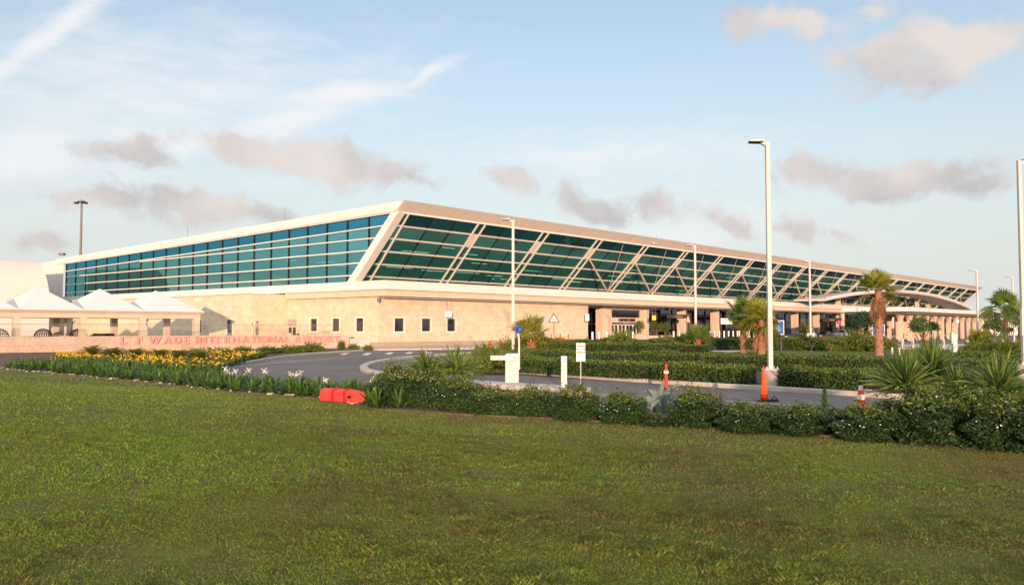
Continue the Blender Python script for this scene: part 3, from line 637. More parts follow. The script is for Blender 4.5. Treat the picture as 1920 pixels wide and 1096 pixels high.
mb = MB(); slabST(mb, [(3.5, 38), (6, 38), (6, 62), (3.5, 62)], 7.32, 9.8); mb.build('interior_kiosk', M['curtain'], T, OG)
mb = MB()
for t in np.arange(38, 60, 3.2): mb.box((*P2(3, t), 7.8), (.9, 1.5, .9), RZU)
mb.build('interior_seats', M['glass_blue'] if False else plain('teal_seats', (.02, .22, .22), .5), T, OG)
# leaning glazing, one part per bay
TR = [13.2, 11.93, 10.63, 9.32, 8.0]; BAY = 11.58
sn = [1.0 + BAY * n for n in range(21)] + [SE - 1.0]
for n in range(21):
    a, b = sn[n], sn[n + 1]; la = a if n else .55
    mb = MB(); i0, i1 = (a + .57 if n else 1.44), b - .57; cs_ = [la] + [i0 + (i1 - i0) * q / 3 for q in range(4)] + [b]; zz_ = [7.29, 8.0, 9.32, 10.63, 11.93, 13.2, 14.45]
    for ca, cb in zip(cs_, cs_[1:]):
        for ri in range(6): j_ = [random.uniform(-.012, .012) for _ in range(4)]; mb.face([G(ca, zz_[ri], j_[0]), G(cb, zz_[ri], j_[1]), G(cb, zz_[ri + 1], j_[2]), G(ca, zz_[ri + 1], j_[3])], 1 if ri == 5 else 0)
    o = mb.build('glass_bay', [M['glass_teal'], M['glass_blue_right']], T, OG)
    fr = MB()
    for z in TR: fr.beam(G(la, z, .03), G(b, z, .03), .12, .16, NG.cross(Vector((U.x, U.y, 0))), 0)
    fr.beam(G(la, 14.42, .02), G(b, 14.42, .02), .2, .2, (0, 0, 1), 0)
    edges = [b - .57] + ([a + .57] if n else [1.44])
    for s in edges: fr.beam(G(s, 14.45, .07), G(s, 7.3, .07), .14, .2, NG, 0)
    i0, i1 = a + .57, b - .57
    for q in (1, 2): s = i0 + (i1 - i0) * q / 3; fr.beam(G(s, 14.45, .02), G(s, 7.3, .02), .16, .06, NG, 1)
    f = fr.build('mullion_frame', [M['capping'], M['mullion']], o, OG)
    if n:
        pn = MB(); pn.hexa([G(a - .5, 13.15, .0), G(a + .5, 13.15, .0), G(a + .5, 13.15, .1), G(a - .5, 13.15, .1)], [G(a - .5, 12.0, .0), G(a + .5, 12.0, .0), G(a + .5, 12.0, .1), G(a - .5, 12.0, .1)]); pn.build('infill_panel', M['capping'], o, OG)
    if n >= 3:
        st = MB(); a_ = G(a + .4, 12.1, .25); b_ = W(a + 6.0, .9, 7.3); c_ = (a_ + b_) / 2
        st.tube([a_, a_.lerp(b_, .12), c_, a_.lerp(b_, .88), b_], [.08, .13, .17, .13, .08], 10); st.build('strut', M['strut'], o, OG, True)
        st = MB(); st.tube([G(a + 5.8, 14.2, .1), W(a + 6.0, .9, 7.5)], .04, 6); st.tube([W(a + 6.0, .9, 7.6), G(a + 11.3, 11.6, .2)], .035, 6); st.build('tie_rod', M['strut'], o, OG)
# left glazing
tv = [2.9 + 3.56 * k_ for k_ in range(-1, 22)]; SG = .3
def tedge(z): return 5.6 - (z - 7.29) * 6.75 / 7.2          # inner edge of the slanted column
def clipL(t0, t1, z0, z1, z0b=None, z1b=None):
    pts = [(t0, z0), (t1, z0b if z0b is not None else z0), (t1, z1b if z1b is not None else z1), (t0, z1)]
    out = []
    for i in range(len(pts)):
        p, q = pts[i], pts[(i + 1) % len(pts)]; dp = p[0] - tedge(p[1]); dq = q[0] - tedge(q[1])
        if dp >= 0: out.append(p)
        if dp * dq < 0: k_ = dp / (dp - dq); out.append((p[0] + (q[0] - p[0]) * k_, p[1] + (q[1] - p[1]) * k_))
    return out
for i in range(22):
    t0, t1 = tv[i], tv[i + 1]; mb = MB()
    A = clipL(t0, t1, 7.29, zg(t0) - 1.25, 7.29, zg(t1) - 1.25); B = clipL(t0, t1, zg(t0) - 1.25, zg(t0), zg(t1) - 1.25, zg(t1))
    zz_ = [7.29, 8.0, 9.32, 10.63, 11.93]; jt = lambda: random.uniform(-.01, .01)
    zz_ = [z for z in zz_ if z < zg(t1) - 1.3]
    for zi, z in enumerate(zz_):
        last = zi == len(zz_) - 1; A = clipL(t0, t1, z, zg(t0) - 1.25 if last else zz_[zi + 1], z, zg(t1) - 1.25 if last else zz_[zi + 1])
        if len(A) > 2: mb.face([W(SG + jt(), t, z_) for t, z_ in A], 0)
    if len(B) > 2: mb.face([W(SG, t, z) for t, z in B], 1)
    if not mb.f: continue
    o = mb.build('glass_bay', [M['glass_teal_left'], M['glass_blue']], T, OG); fr = MB()
    zt = zg(t1)
    if t1 > tedge(7.3): fr.beam(W(SG - .02, t1, 7.3), W(SG - .02, t1, zt), .16, .14, (U.x, U.y, 0), 1)
    elif t1 > tedge(zt): fr.beam(W(SG - .02, t1, 7.29 + (5.6 - t1) * 7.2 / 6.75), W(SG - .02, t1, zt), .16, .14, (U.x, U.y, 0), 1)
    for q, z in enumerate(TR):
        z0 = z if q else zg(t0) - 1.25; z1 = z if q else zg(t1) - 1.25
        if q == 1 and z > zg(t1) - 1.25 - .12: continue
        ta = max(t0, tedge(z0))
        if ta < t1 - .05: fr.beam(W(SG - .1, ta, z0), W(SG - .1, t1, z1), .16, .12, (0, 0, 1), 0)
    fr.build('mullion_frame', [M['capping'], M['mullion']], o, OG)
# recessed ground floor: glass front, columns, departures portal
mb = MB(); mb.face([W(38.3, 7, .13), W(SE, 7, .13), W(SE, 7, 5.6), W(38.3, 7, 5.6)]); mb.build('shopfront_glass', M['glass_dark'], T, OG)
mb = MB()
for s in np.arange(38.4, SE, 3.9): mb.box((*P2(s, 6.9), 2.86), (.1, .14, 5.4), RZU)
mb.beam(W(38.3, 6.9, 3.3), W(SE, 6.9, 3.3), .12, .14); mb.build('shopfront_frame', M['mullion'], T, OG)
mb = MB(); mb.face([W(38.3, 16, .1), W(SE, 16, .1), W(SE, 16, 5.6), W(38.3, 16, 5.6)]); mb.face([W(38.3, 7, .11), W(SE, 7, .11), W(SE, 16, .11), W(38.3, 16, .11)]); mb.build('hall_wall', plain('hall_wall_grey', (.34, .30, .26), .8), T, OG)
for k_ in range(5, 40, 2):
    s = 38.3 + 5.2 * k_; mb = MB(); mb.tube([W(s, 11, .1), W(s, 11, 5.6)], .35, 10); mb.build('hall_column', M['beige'], T, OG)
for k_ in range(17):
    s = 45 + 11.7 * k_
    mb = MB()
    if k_ < 9: mb.box((*P2(s, 4.4), 2.86), (.95, 1.3, 5.6), RZU)
    else: mb.tube([W(s, 3.4, 0), W(s, 3.4, 5.62)], .55, 20)
    mb.build('column', M['beige'], T, OG)
for k_ in range(8, 17):
    s = 40.5 + 11.7 * k_; mb = MB(); mb.tube([W(s, 1.3, 0), W(s, 1.3, 5.62)], .5, 20); mb.build('column', M['beige'], T, OG, True)
mb = MB(); wall_open(mb, Vector(P2(45.5, 4)), Vector(P2(56.6, 4)), .1, 5.5, [(1.7, 9.7, .12, 2.95), (1.7, 9.7, 3.75, 4.95)], inw=inR, rev=.35); mb.build('entrance_portal', M['beige'], T, OG)
mb = MB(); mb.face([W(47.1, 4.3, 3.7), W(55.3, 4.3, 3.7), W(55.3, 4.3, 5.0), W(47.1, 4.3, 5.0)]); mb.build('transom_window', M['pane_dark'], T, OG)
for k_ in range(4):
    s = 47.25 + 2.0 * k_; d_ = MB()
    for q in (0, .95, 1.9): d_.box((*P2(s + q, 4.22), 1.4), (.12, .12, 2.6), RZU)
    d_.beam(W(s, 4.22, 2.65), W(s + 1.9, 4.22, 2.65), .3, .12); d_.beam(W(s, 4.22, .3), W(s + 1.9, 4.22, .3), .3, .12)
    d_.face([W(s, 4.3, .12), W(s + 1.9, 4.3, .12), W(s + 1.9, 4.3, 2.6), W(s, 4.3, 2.6)], 1); d_.build('entrance_door', [M['capping'], M['pane_dark']], T, OG)
q = P2(51.2, 3.93); txt('DEPARTURES', .66, M['black'], T, (q[0] - OG[0], q[1] - OG[1], 3.34), RZU, .05, .018, sx=1.15)
# left curved end wall + vault
mb = MB(); mb.face([W(0, 78, 7), W(0, 90, 7), W(0, 90, zr(90) - .2), W(0, 78, zr(78) - .2)][::-1], 0, [(0, 7), (12, 7), (12, 13.5), (0, 13.5)]); mb.build('white_end_wall', M['white'], T, OG)
VT = MB(); NS = 18; prof = []
for i in range(NS + 1):
    th = R(90) * i / NS; prof.append((60 + 7 * (1 - math.cos(th)), 5.6 + 6.7 * math.sin(th)))
prof = [(60, 0)] + prof; prof2 = prof + [(90, 12.6), (90, 0)]
for i in range(len(prof) - 1):
    (t0, z0), (t1, z1) = prof[i], prof[i + 1]; VT.face([W(-9, t0, z0), W(-52, t0, z0), W(-52, t1, z1), W(-9, t1, z1)], 0, [(0, z0 * 1.2), (43, z0 * 1.2), (43, z1 * 1.2), (0, z1 * 1.2)])
VT.face([W(-9, t, z) for t, z in prof2], 0, [(t, z) for t, z in prof2]); VT.face([W(-9, 67, 12.3), W(-52, 67, 12.3), W(-52, 90, 12.6), W(-9, 90, 12.6)], 0, [(0, 0), (43, 0), (43, 23), (0, 23)])
hall = thing('vaulted_hall', 'white panelled hall with a curved barrel front at the far left', 'building', (*P2(-9, 60), 0))
oo = (*P2(-9, 60), 0)
M['vault'] = brickm('vault_panels', (.64, .58, .53), (.67, .61, .56), (.58, .53, .49), 2.6, 1.9, .025, 0, .45, 0, .05)
VT.build('curved_shell', M['vault'], hall, oo)
mb = MB(); mb.box((*P2(-30, 75), 12.75), (6, 3, .5), RZU); mb.tube([W(-35, 70, 12.4), W(-35, 70, 13.4)], .05, 6); mb.build('roof_unit', M['grey_metal'], hall, oo)
# small roof fittings, wall fittings
for s in (60, 110, 160, 205):
    mb = MB(); mb.tube([W(s, 4, 15.3), W(s, 4, 17.3)], .03, 6); mb.build('lightning_rod', M['grey_metal'], T, OG)
for t in (22, 45): mb = MB(); mb.tube([W(3, t, 15.0), W(3, t, 16.9)], .03, 6); mb.build('lightning_rod', M['grey_metal'], T, OG)
mb = MB(); mb.box((*P2(82, 78 * 0 + 78), 14.2), (1.6, 1, .5)); mb.box((*P2(.5, 80), 14.6), (.9, .7, .4)); mb.build('rooftop_box', M['grey_metal'], T, OG)
for px in (1224, 1299):
    s = s_at(px, -2); mb = MB(); mb.box((*P2(s, -2.0), 14.95), (.5, .6, .4), RZU); mb.tube([W(s, -1.9, 15.1), W(s, -1.4, 15.5)], .06, 6); mb.build('floodlight', M['lamp_white'], T, OG)
mb = MB(); q = P2(.5, 1.5); mb.box((q[0], q[1], 5.4), (.35, .35, .3)); mb.tube([(q[0], q[1] - .1, 5.3), (q[0], q[1] - .1, 4.95)], [.2, .12], 10); mb.build('security_camera', M['grey_metal'], T, OG)
mb = MB(); q = P2(s_at(883, 1.8), 1.82); mb.box((q[0], q[1], 1.0), (.18, .1, .2), RZU); mb.build('wall_tap', M['strut'], T, OG)

# hanging signs under the canopy
def hang(px, z, wd, ht, mt, label, cat='sign', t=-.1, text=None, name='hanging_sign', rod=.02):
    s = s_at(px, t); q = P2(s, t); o = thing(name, label, cat, (q[0], q[1], 0), 0)
    mb = MB(); mb.box((0, 0, z), (wd, .07, ht)); mb.build('board', mt, o)
    for dx in (-wd * .35, wd * .35):
        r = MB(); r.tube([(dx, 0, z + ht / 2), (dx, 0, 5.62)], rod, 6); r.build('rod', M['grey_metal'], o)
    if text: txt(text, ht * .34, M['reflect'], o, (0, -.045, z), 0, .004)
    return o
hang(841, 3.75, .75, .62, M['reflect'], 'small white hanging board over the third stone wall window', t=.5, name='hanging_sign')
hang(1101, 3.6, .55, .95, M['reflect'], 'small white hanging board at the end of the stone wall', t=.5)
hang(1226, 3.7, .6, .75, M['yellow'], 'small yellow hanging sign right of the departures entrance', t=.6)
hang(1271, 4.0, 3.6, .62, M['black'], 'long black hanging direction sign beside the yellow one', t=.8, text='1 - 7 Departures')
hang(1560, 3.9, 4.2, .8, M['black'], 'black hanging sign among the far round columns', t=.8, text='Check-in')
hang(1574, 3.6, .9, 1.1, M['yellow'], 'yellow hanging sign above the round magenta sign', t=.5)

# ================================================================== ARCHED CANOPY over the drive
arch = thing('arched_canopy', 'long shallow arched roof on short posts above the canopy slab', 'canopy', (*P2(102, -3), 0)); ao = (*P2(102, -3), 0)
s0, s1 = s_at(1529, -4), s_at(1808, -4); zb, ztop = 7.9, 11.1
def za(s): k_ = (s - s0) / (s1 - s0) * 2 - 1; return zb + (ztop - zb) * (1 - k_ * k_)
mb = MB(); ss = np.linspace(s0, s1, 40)
for a, b in zip(ss, ss[1:]):
    pa, pb = za(a), za(b); A_ = [W(a, -6, pa - .45), W(a, .3, pa - .35), W(a, .3, pa), W(a, -6, pa)]; B_ = [W(b, -6, pb - .45), W(b, .3, pb - .35), W(b, .3, pb), W(b, -6, pb)]
    mb.hexa(A_, B_)
mb.build('arched_roof', plain('weathered_roof_panel', (.58, .53, .49), .6, var=.18), arch, ao, False)
mb = MB()
for a, b in zip(ss, ss[1:]): mb.beam(W(a, -6.1, za(a) + .05), W(b, -6.1, za(b) + .05), .2, .35)
mb.build('arch_edge', M['white'], arch, ao)
for px in (1552, 1590, 1735, 1756, 1790):
    s = s_at(px, -1.5); q = za(s) - .4
    if q > 7.4:
        mb = MB(); mb.box((*P2(s, .6), (7.29 + q) / 2), (1.0, .8, q - 7.29), RZU); mb.build('post', M['beige'], arch, ao)
mb = MB(); mb.beam(W(s0 + 4, -.5, 8.3), W(s0 + 14, -.5, 8.1), .4, .4); mb.beam(W(s0 + 9, -.5, 8.3), W(s0 + 13, -.5, 7.3), .3, .3); mb.build('brace', M['beige'], arch, ao)

# ================================================================== ARCADE CANOPY (front right)
arc = thing('arcade_canopy', 'low drop-off canopy with white fascia on rows of arched pale columns', 'canopy', (*P2(77.4, -29), 0)); co = (*P2(77.4, -29), 0)
A0, A1 = 77.4, 140.0
mb = MB(); mb.hexa([W(A0, -29, 4.75), W(A1, -29, 4.75), W(A1, -19, 4.75), W(A0, -19, 4.75)], [W(A0, -29, 5.4), W(A1, -29, 5.4), W(A1, -19, 5.4), W(A0, -19, 5.4)]); mb.build('canopy_roof', M['white'], arc, co)
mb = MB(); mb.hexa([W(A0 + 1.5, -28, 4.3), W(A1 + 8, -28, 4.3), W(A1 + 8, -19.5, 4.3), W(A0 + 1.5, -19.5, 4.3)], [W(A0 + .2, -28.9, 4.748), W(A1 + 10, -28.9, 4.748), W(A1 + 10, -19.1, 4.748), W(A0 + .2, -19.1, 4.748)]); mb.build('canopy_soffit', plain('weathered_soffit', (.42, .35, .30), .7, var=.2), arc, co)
def arch_col(s, t):
    m_ = MB(); pts = []
    hw, rr = .38, 1.9
    lft = [(-hw, 0), (-hw, 2.9)] + [(-hw - rr * (1 - math.cos(R(a))), 2.9 + 1.38 * math.sin(R(a))) for a in (15, 30, 45, 60, 75, 90)]
    rgt = [(-x, z) for x, z in lft]
    for (xa, z0_), (xb, z1_) in zip(lft, lft[1:]):
        m_.hexa([W(s + xa, t, z0_), W(s - xa, t, z0_), W(s - xa, t + .5, z0_), W(s + xa, t + .5, z0_)], [W(s + xb, t, z1_), W(s - xb, t, z1_), W(s - xb, t + .5, z1_), W(s + xb, t + .5, z1_)])
    m_.build('arch_column', M['beige'], arc, co)
for k_ in range(13):
    arch_col(A0 + 3.4 + 4.7 * k_, -27); arch_col(A0 + 3.4 + 4.7 * k_, -21)
mb = MB()
for t in (-26.6, -20.6):
    mb.beam(W(A0 + 3, t, .95), W(A1, t, .95), .05, .05)
    for s in np.arange(A0 + 3, A1, .5): mb.beam(W(s, t, .1), W(s, t, .95), .03, .03)
mb.build('handrail', M['grey_metal'], arc, co)
for px in (1722, 1795): 
    s = s_at(px, -28.0); q = P2(s, -28.0); mb = MB(); mb.tube([(q[0]-.15, q[1], 4.3), (q[0]-.15, q[1], 3.6)], .02, 6); mb.tube([(q[0]+.15, q[1], 4.3), (q[0]+.15, q[1], 3.6)], .02, 6); mb.box((q[0], q[1], 3.35), (.5, .06, .5)); mb.build('hanging_board', M['reflect'], arc, co)

# ================================================================== TERRACE: sign wall, railing, pavilion
SW = [(-58, 56.0), (-45.0, 68.2), (-37.5, 74.0), (-29.5, 79.6), (-22.5, 83.6), (-17.6, 86.2)]
wl = thing('sign_wall', 'low coral stone retaining wall with raised pink airport name letters', 'wall', (*SW[2], 0)); wo_ = (*SW[2], 0)
mb = MB(); acc = 0
for a, b in zip(SW, SW[1:]):
    d = (Vector(b) - Vector(a)); ln = d.length; d /= ln; n_ = Vector((-d.y, d.x)) * .4; z0, z1 = -.05, 1.42
    pa, pb = Vector(a), Vector(b)
    mb.face([(pa.x, pa.y, z0), (pb.x, pb.y, z0), (pb.x, pb.y, z1), (pa.x, pa.y, z1)], 0, [(acc, z0), (acc + ln, z0), (acc + ln, z1), (acc, z1)])
    mb.face([(pa.x, pa.y, z1), (pb.x, pb.y, z1), (pb.x + n_.x, pb.y + n_.y, z1), (pa.x + n_.x, pa.y + n_.y, z1)], 0, [(acc, 0), (acc + ln, 0), (acc + ln, .4), (acc, .4)])
    acc += ln
e = Vector(SW[-1]); mb.face([(e.x, e.y, -.05), (e.x - .5, e.y + 1.4, -.05), (e.x - .5, e.y + 1.4, 1.42), (e.x, e.y, 1.42)], 0, [(0, 0), (1.5, 0), (1.5, 1.42), (0, 1.42)])
mb.build('wall_stone', M['sign_stone'], wl, wo_)
# letters placed along the wall
def along(px):
    for a, b in zip(SW, SW[1:]):
        k_ = (px - 960) / F; dx, dy = b[0] - a[0], b[1] - a[1]; u = (k_ * a[1] - a[0]) / (dx - k_ * dy)
        if -1e-6 <= u <= 1.0001: return (a[0] + dx * u, a[1] + dy * u, math.atan2(dy, dx))
LET = [('L', 232), ('F', 262), ('W', 291), ('A', 315.5), ('D', 333.5), ('E', 350.5), ('I', 369), ('N', 380.5), ('T', 397), ('E', 410.5), ('R', 426.5), ('N', 443), ('A', 461), ('T', 477), ('I', 485.5), ('O', 496.5), ('N', 511), ('A', 526), ('L', 538.5), ('A', 559), ('I', 571), ('R', 580.5), ('P', 593.5), ('O', 606.5), ('R', 620), ('T', 633)]
for ch, px in LET:
    x, y, rz = along(px); n_ = Vector((math.sin(rz), -math.cos(rz))) * .10
    txt(ch, .92, M['pink'], wl, (x + n_.x - wo_[0], y + n_.y - wo_[1], .98), rz, .06, .016, name='letter', sx=1.08)
ter = poly_sheet('terrace_paving', [(a + .3, b + .5) for a, b in SW] + [P2(.8, 3.2), P2(.8, 17.9), P2(-4.0, 17.9), P2(-4.0, 75), (-95, 120), (-90, 60)], 1.0, M['sidewalk'], z0=-.05)
# glass railing
rl = thing('glass_railing', 'frameless glass balustrade along the terrace edge above the stone wall', 'railing', (*SW[2], 0))
offs = []
for (a, b) in SW: offs.append((a + .25 * -.5, b + .3))
RLp = offs[1:-1] + [tuple((Vector(offs[-2]) * .3 + Vector(offs[-1]) * .7))]
RLp = [(-57.5, 56.9)] + RLp
for a, b in zip(RLp, RLp[1:]):
    seg = resample([a, b], 1.9)
    for p, q in zip(seg, seg[1:]):
        mb = MB(); dd = (Vector(q) - Vector(p)).normalized() * .02
        mb.face([(p[0] + dd.x, p[1] + dd.y, 1.42), (q[0] - dd.x, q[1] - dd.y, 1.42), (q[0] - dd.x, q[1] - dd.y, 2.5), (p[0] + dd.x, p[1] + dd.y, 2.5)]); mb.build('glass_panel', M['glass_rail'], rl, (*SW[2], 0))
        mb = MB(); mb.beam((*p, 1.42), (*p, 2.5), .04, .04); mb.build('post', M['grey_metal'], rl, (*SW[2], 0))
    mb = MB(); mb.beam((*a, 2.52), (*b, 2.52), .05, .04); mb.build('handrail', M['grey_metal'], rl, (*SW[2], 0))
# pavilion: four bays with hipped stepped roofs
pv = thing('terrace_pavilion', 'open cream pavilion with pyramid roofs of white stepped shingles', 'pavilion', (-42.9, 74.4, 1.0))
PB = Vector((-45.6, 72.6)); bay = 5.65; dp = 6.0
def PP(a, b): q = PB + U * a + V * b; return (q.x, q.y)
po = (-42.9, 74.4, 1.0)
def a_px(px, b=0):
    k_ = (px - 960) / F; o = PB + V * b; return (k_ * o.y - o.x) / (U.x - k_ * U.y)
A_end = a_px(368)
cols = [A_end - bay * i for i in range(6)]
for a in cols:
    for b in (0, dp):
        mb = MB(); q = PP(a, b); mb.box((q[0], q[1], 2.15), (.58, .58, 2.3), RZU); mb.box((q[0], q[1], 1.1), (.66, .66, .2), RZU); mb.build('column', M['beige'], pv, po)
mb = MB()
for b in (0, dp): mb.hexa([(*PP(cols[-1] - .3, b - .28), 3.15), (*PP(cols[0] + .3, b - .28), 3.15), (*PP(cols[0] + .3, b + .28), 3.15), (*PP(cols[-1] - .3, b + .28), 3.15)], [(*PP(cols[-1] - .3, b - .28), 3.62), (*PP(cols[0] + .3, b - .28), 3.62), (*PP(cols[0] + .3, b + .28), 3.62), (*PP(cols[-1] - .3, b + .28), 3.62)])
for a in (cols[0], cols[-1]): mb.hexa([(*PP(a - .28, .29), 3.16), (*PP(a + .28, .29), 3.16), (*PP(a + .28, dp - .29), 3.16), (*PP(a - .28, dp - .29), 3.16)], [(*PP(a - .28, .29), 3.61), (*PP(a + .28, .29), 3.61), (*PP(a + .28, dp - .29), 3.61), (*PP(a - .28, dp - .29), 3.61)])
mb.hexa([(*PP(cols[-1] - .4, -.4), 3.62), (*PP(cols[0] + .4, -.4), 3.62), (*PP(cols[0] + .4, dp + .4), 3.62), (*PP(cols[-1] - .4, dp + .4), 3.62)], [(*PP(cols[-1] - .6, -.6), 3.86), (*PP(cols[0] + .6, -.6), 3.86), (*PP(cols[0] + .6, dp + .6), 3.86), (*PP(cols[-1] - .6, dp + .6), 3.86)])
mb.build('beam', M['beige'], pv, po)
for i in range(5):
    am = cols[i] - bay / 2; h = bay / 2 + (.62 if i in (0, 4) else 0); mb = MB(); K = 14
    lo_, hi_ = am - bay / 2 - (.65 if i == 4 else 0), am + bay / 2 + (.65 if i == 0 else 0)
    z0, z1 = 3.86, 6.15
    for k_ in range(K):
        u0, u1 = k_ / K, (k_ + 1) / K; za_, zb_ = z0 + (z1 - z0) * u0, z0 + (z1 - z0) * u1
        def ring(u, z): return [(*PP(lo_ + (am - lo_) * u, -.65 + (dp / 2 + .65) * u), z), (*PP(hi_ + (am - hi_) * u, -.65 + (dp / 2 + .65) * u), z), (*PP(hi_ + (am - hi_) * u, dp + .65 - (dp / 2 + .65) * u), z), (*PP(lo_ + (am - lo_) * u, dp + .65 - (dp / 2 + .65) * u), z)]
        mb.hexa(ring(u0, za_ + (.001 if k_ else 0)), ring(u0 + .012, za_ + .045)); mb.hexa(ring(u0 + .012, za_ + .046), ring(min(.999, u1), zb_ + .0))
    mb.build('pyramid_roof', M['roof_tile'], pv, po)
# furniture under the pavilion
def cocoon(x, y, label, stand):
    o = thing('egg_chair', label, 'chair', (x, y, 1.0)); mb = MB()
    for j in range(12):
        th = math.pi * j / 12
        mb.tube([(math.cos(th) * .85 * math.cos(p), math.sin(th) * .55 * math.cos(p), .35 + .75 * math.sin(p)) for p in np.linspace(-.4, math.pi + .4, 14)], .025, 5)
    for p in (.0, .35, .7, 1.1): mb.tube([(math.cos(t) * .85 * math.cos(p), math.sin(t) * .55 * math.cos(p), .35 + .75 * math.sin(p)) for t in np.linspace(0, 6.283, 20)], .03, 5)
    mb.build('wicker_shell', M['wicker'], o)
    if stand: mb = MB(); mb.tube([(.9, .3, 0), (-.6, .4, .1), (-.95, .4, .9), (-.75, .3, 1.7), (-.4, .1, 1.85)], .05, 8); mb.build('stand', M['wicker'], o)
cocoon(xat(0, 75), 75.0, 'dark wicker egg chair at the left edge of the photo', False)
cocoon(xat(82, 77.5), 77.5, 'dark wicker egg chair between first and second pavilion columns', False)
cocoon(xat(148, 80), 80.0, 'dark wicker egg chair on a curved stand behind a column', True)
for px, Y, lab in ((124, 79, 'short white bollard lamp by the second pavilion bay'), (276, 86, 'short white bollard lamp by the last pavilion bay'), (474, 92, 'short white bollard lamp near the jog of the stone building')):
    o = thing('bollard_lamp', lab, 'lamp', (xat(px, Y), Y, 1.0)); mb = MB(); mb.tube([(0, 0, 0), (0, 0, 1.35)], .13, 12); mb.build('post', M['lamp_white'], o); mb = MB(); mb.tube([(0, 0, 1.35), (0, 0, 1.9)], .04, 8); mb.build('stem', M['grey_metal'], o); mb = MB(); mb.tube([(0, 0, 1.9), (0, 0, 2.1)], .15, 12); mb.build('lamp_head', M['lamp_white'], o)
for px, Y, lab in ((183, 82, 'low dark planter with cut flowers in the pavilion'), (203, 82, 'dark red sofa end under the pavilion')):
    o = thing('planter' if px == 183 else 'lounge_sofa', lab, 'planter' if px == 183 else 'sofa', (xat(px, Y), Y, 1.0)); mb = MB(); mb.box((0, 0, .25), (1.1, .5, .42)); mb.box((0, .25, .48), (1.1, .15, .25)); mb.build('base', M['wicker'], o)

# ================================================================== LAMP POSTS
def lamp_post(px, Y, H, label, arm=-1, ped=.6, base=None, group='white lamp posts along the road', r=.092, arml=.55):
    x = xat(px, Y); o = thing('lamp_post', label, 'lamp post', (x, Y, .1), 0, group)
    if ped: mb = MB(); mb.tube([(0, 0, -.1), (0, 0, ped)], .31, 20); mb.build('concrete_base', M['concrete'], o, None, False)
    mb = MB(); mb.box((0, 0, ped + .03), (.5, .5, .05))
    for a in (-1, 1):
        for b in (-1, 1): mb.tube([(a * .19, b * .19, ped + .05), (a * .19, b * .19, ped + .13)], .025, 6)
    mb.build('base_plate', M['lamp_white'], o)
    if ped == .6: r = .078
    mb = MB(); mb.hexa([(-r, -r, ped + .05), (r, -r, ped + .05), (r, r, ped + .05), (-r, r, ped + .05)], [(-r * .85, -r * .85, H), (r * .85, -r * .85, H), (r * .85, r * .85, H), (-r * .85, r * .85, H)]); mb.build('pole', M['lamp_white'], o)
    mb = MB(); k_ = arm; rr = r * .86
    mb.hexa([(k_ * rr, -.06, H - .16), (k_ * arml * .5, -.06, H - .06), (k_ * arml * .5, .06, H - .06), (k_ * rr, .06, H - .16)], [(k_ * rr, -.06, H - .03), (k_ * arml * .5, -.06, H), (k_ * arml * .5, .06, H), (k_ * rr, .06, H - .03)]); mb.build('arm', M['lamp_white'], o)
    mb = MB(); x0, x1 = k_ * arml * .35, k_ * (arml + .12)
    mb.hexa([(x0, -.2, H - .02), (x1, -.17, H - .01), (x1, .17, H - .01), (x0, .2, H - .02)], [(x0, -.2, H + .07), (x1, -.17, H + .03), (x1, .17, H + .03), (x0, .2, H + .07)])
    mb.hexa([(x0, -.16, H - .05), (x1 * .96, -.14, H - .04), (x1 * .96, .14, H - .04), (x0, .16, H - .05)], [(x0, -.16, H - .021), (x1 * .96, -.14, H - .011), (x1 * .96, .14, H - .011), (x0, .16, H - .021)], 1)
    mb.build('lamp_head', [M['lamp_white'], M['black']], o); return o
lamp_post(1443, 29.0, 8.95, 'tall near white lamp post on a round concrete base by the hedge')
lamp_post(962, 51, 9.05, 'white lamp post in front of the stone wall beside the small palm', ped=.3, arml=.6)
lamp_post(1304, 67, 9.05, 'white lamp post behind the small fan palm right of the entrance', ped=.3, arml=.65)
lamp_post(1519, 84, 9.1, 'white lamp post rising past the parked white van', ped=.3, arml=.65)
lamp_post(1833, 96, 9.0, 'white lamp post near the right end of the terminal roof', ped=.3, arml=.85)
lamp_post(1900, 110, 9.1, 'farthest white lamp post behind the dark right palm', ped=.3, arml=.85)
rp = lamp_post(1918, 33.0, 9.1, 'white lamp post cut by the right edge with a beige box', arm=1)
mb = MB(); mb.box((-.02, -.22, 2.35), (.42, .14, 1.1)); mb.build('beige_box', M['capping'], rp)
# distant apron mast
o = thing('apron_light_mast', 'tall grey floodlight mast behind the terminal roof at left', 'mast', (xat(148.5, 168), 168, 0))
mb = MB(); mb.tube([(0, 0, 0), (0, 0, 28.9)], [.33, .19], 12); mb.build('mast', M['grey_metal'], o)
mb = MB(); mb.tube([(0, 0, 28.7), (0, 0, 29.0)], .7, 14); mb.build('crown_ring', M['grey_metal'], o)
for a in (-1, 1):
    mb = MB(); mb.box((a * 1.0, -.3, 28.5), (.7, .6, .35)); mb.box((a * .45, -.7, 28.55), (.4, .5, .35)); mb.build('floodlight', M['black'], o)
mb = MB(); mb.tube([(0, 0, 29), (0, 0, 29.35)], .12, 8); mb.build('beacon', M['red_sign'], o)

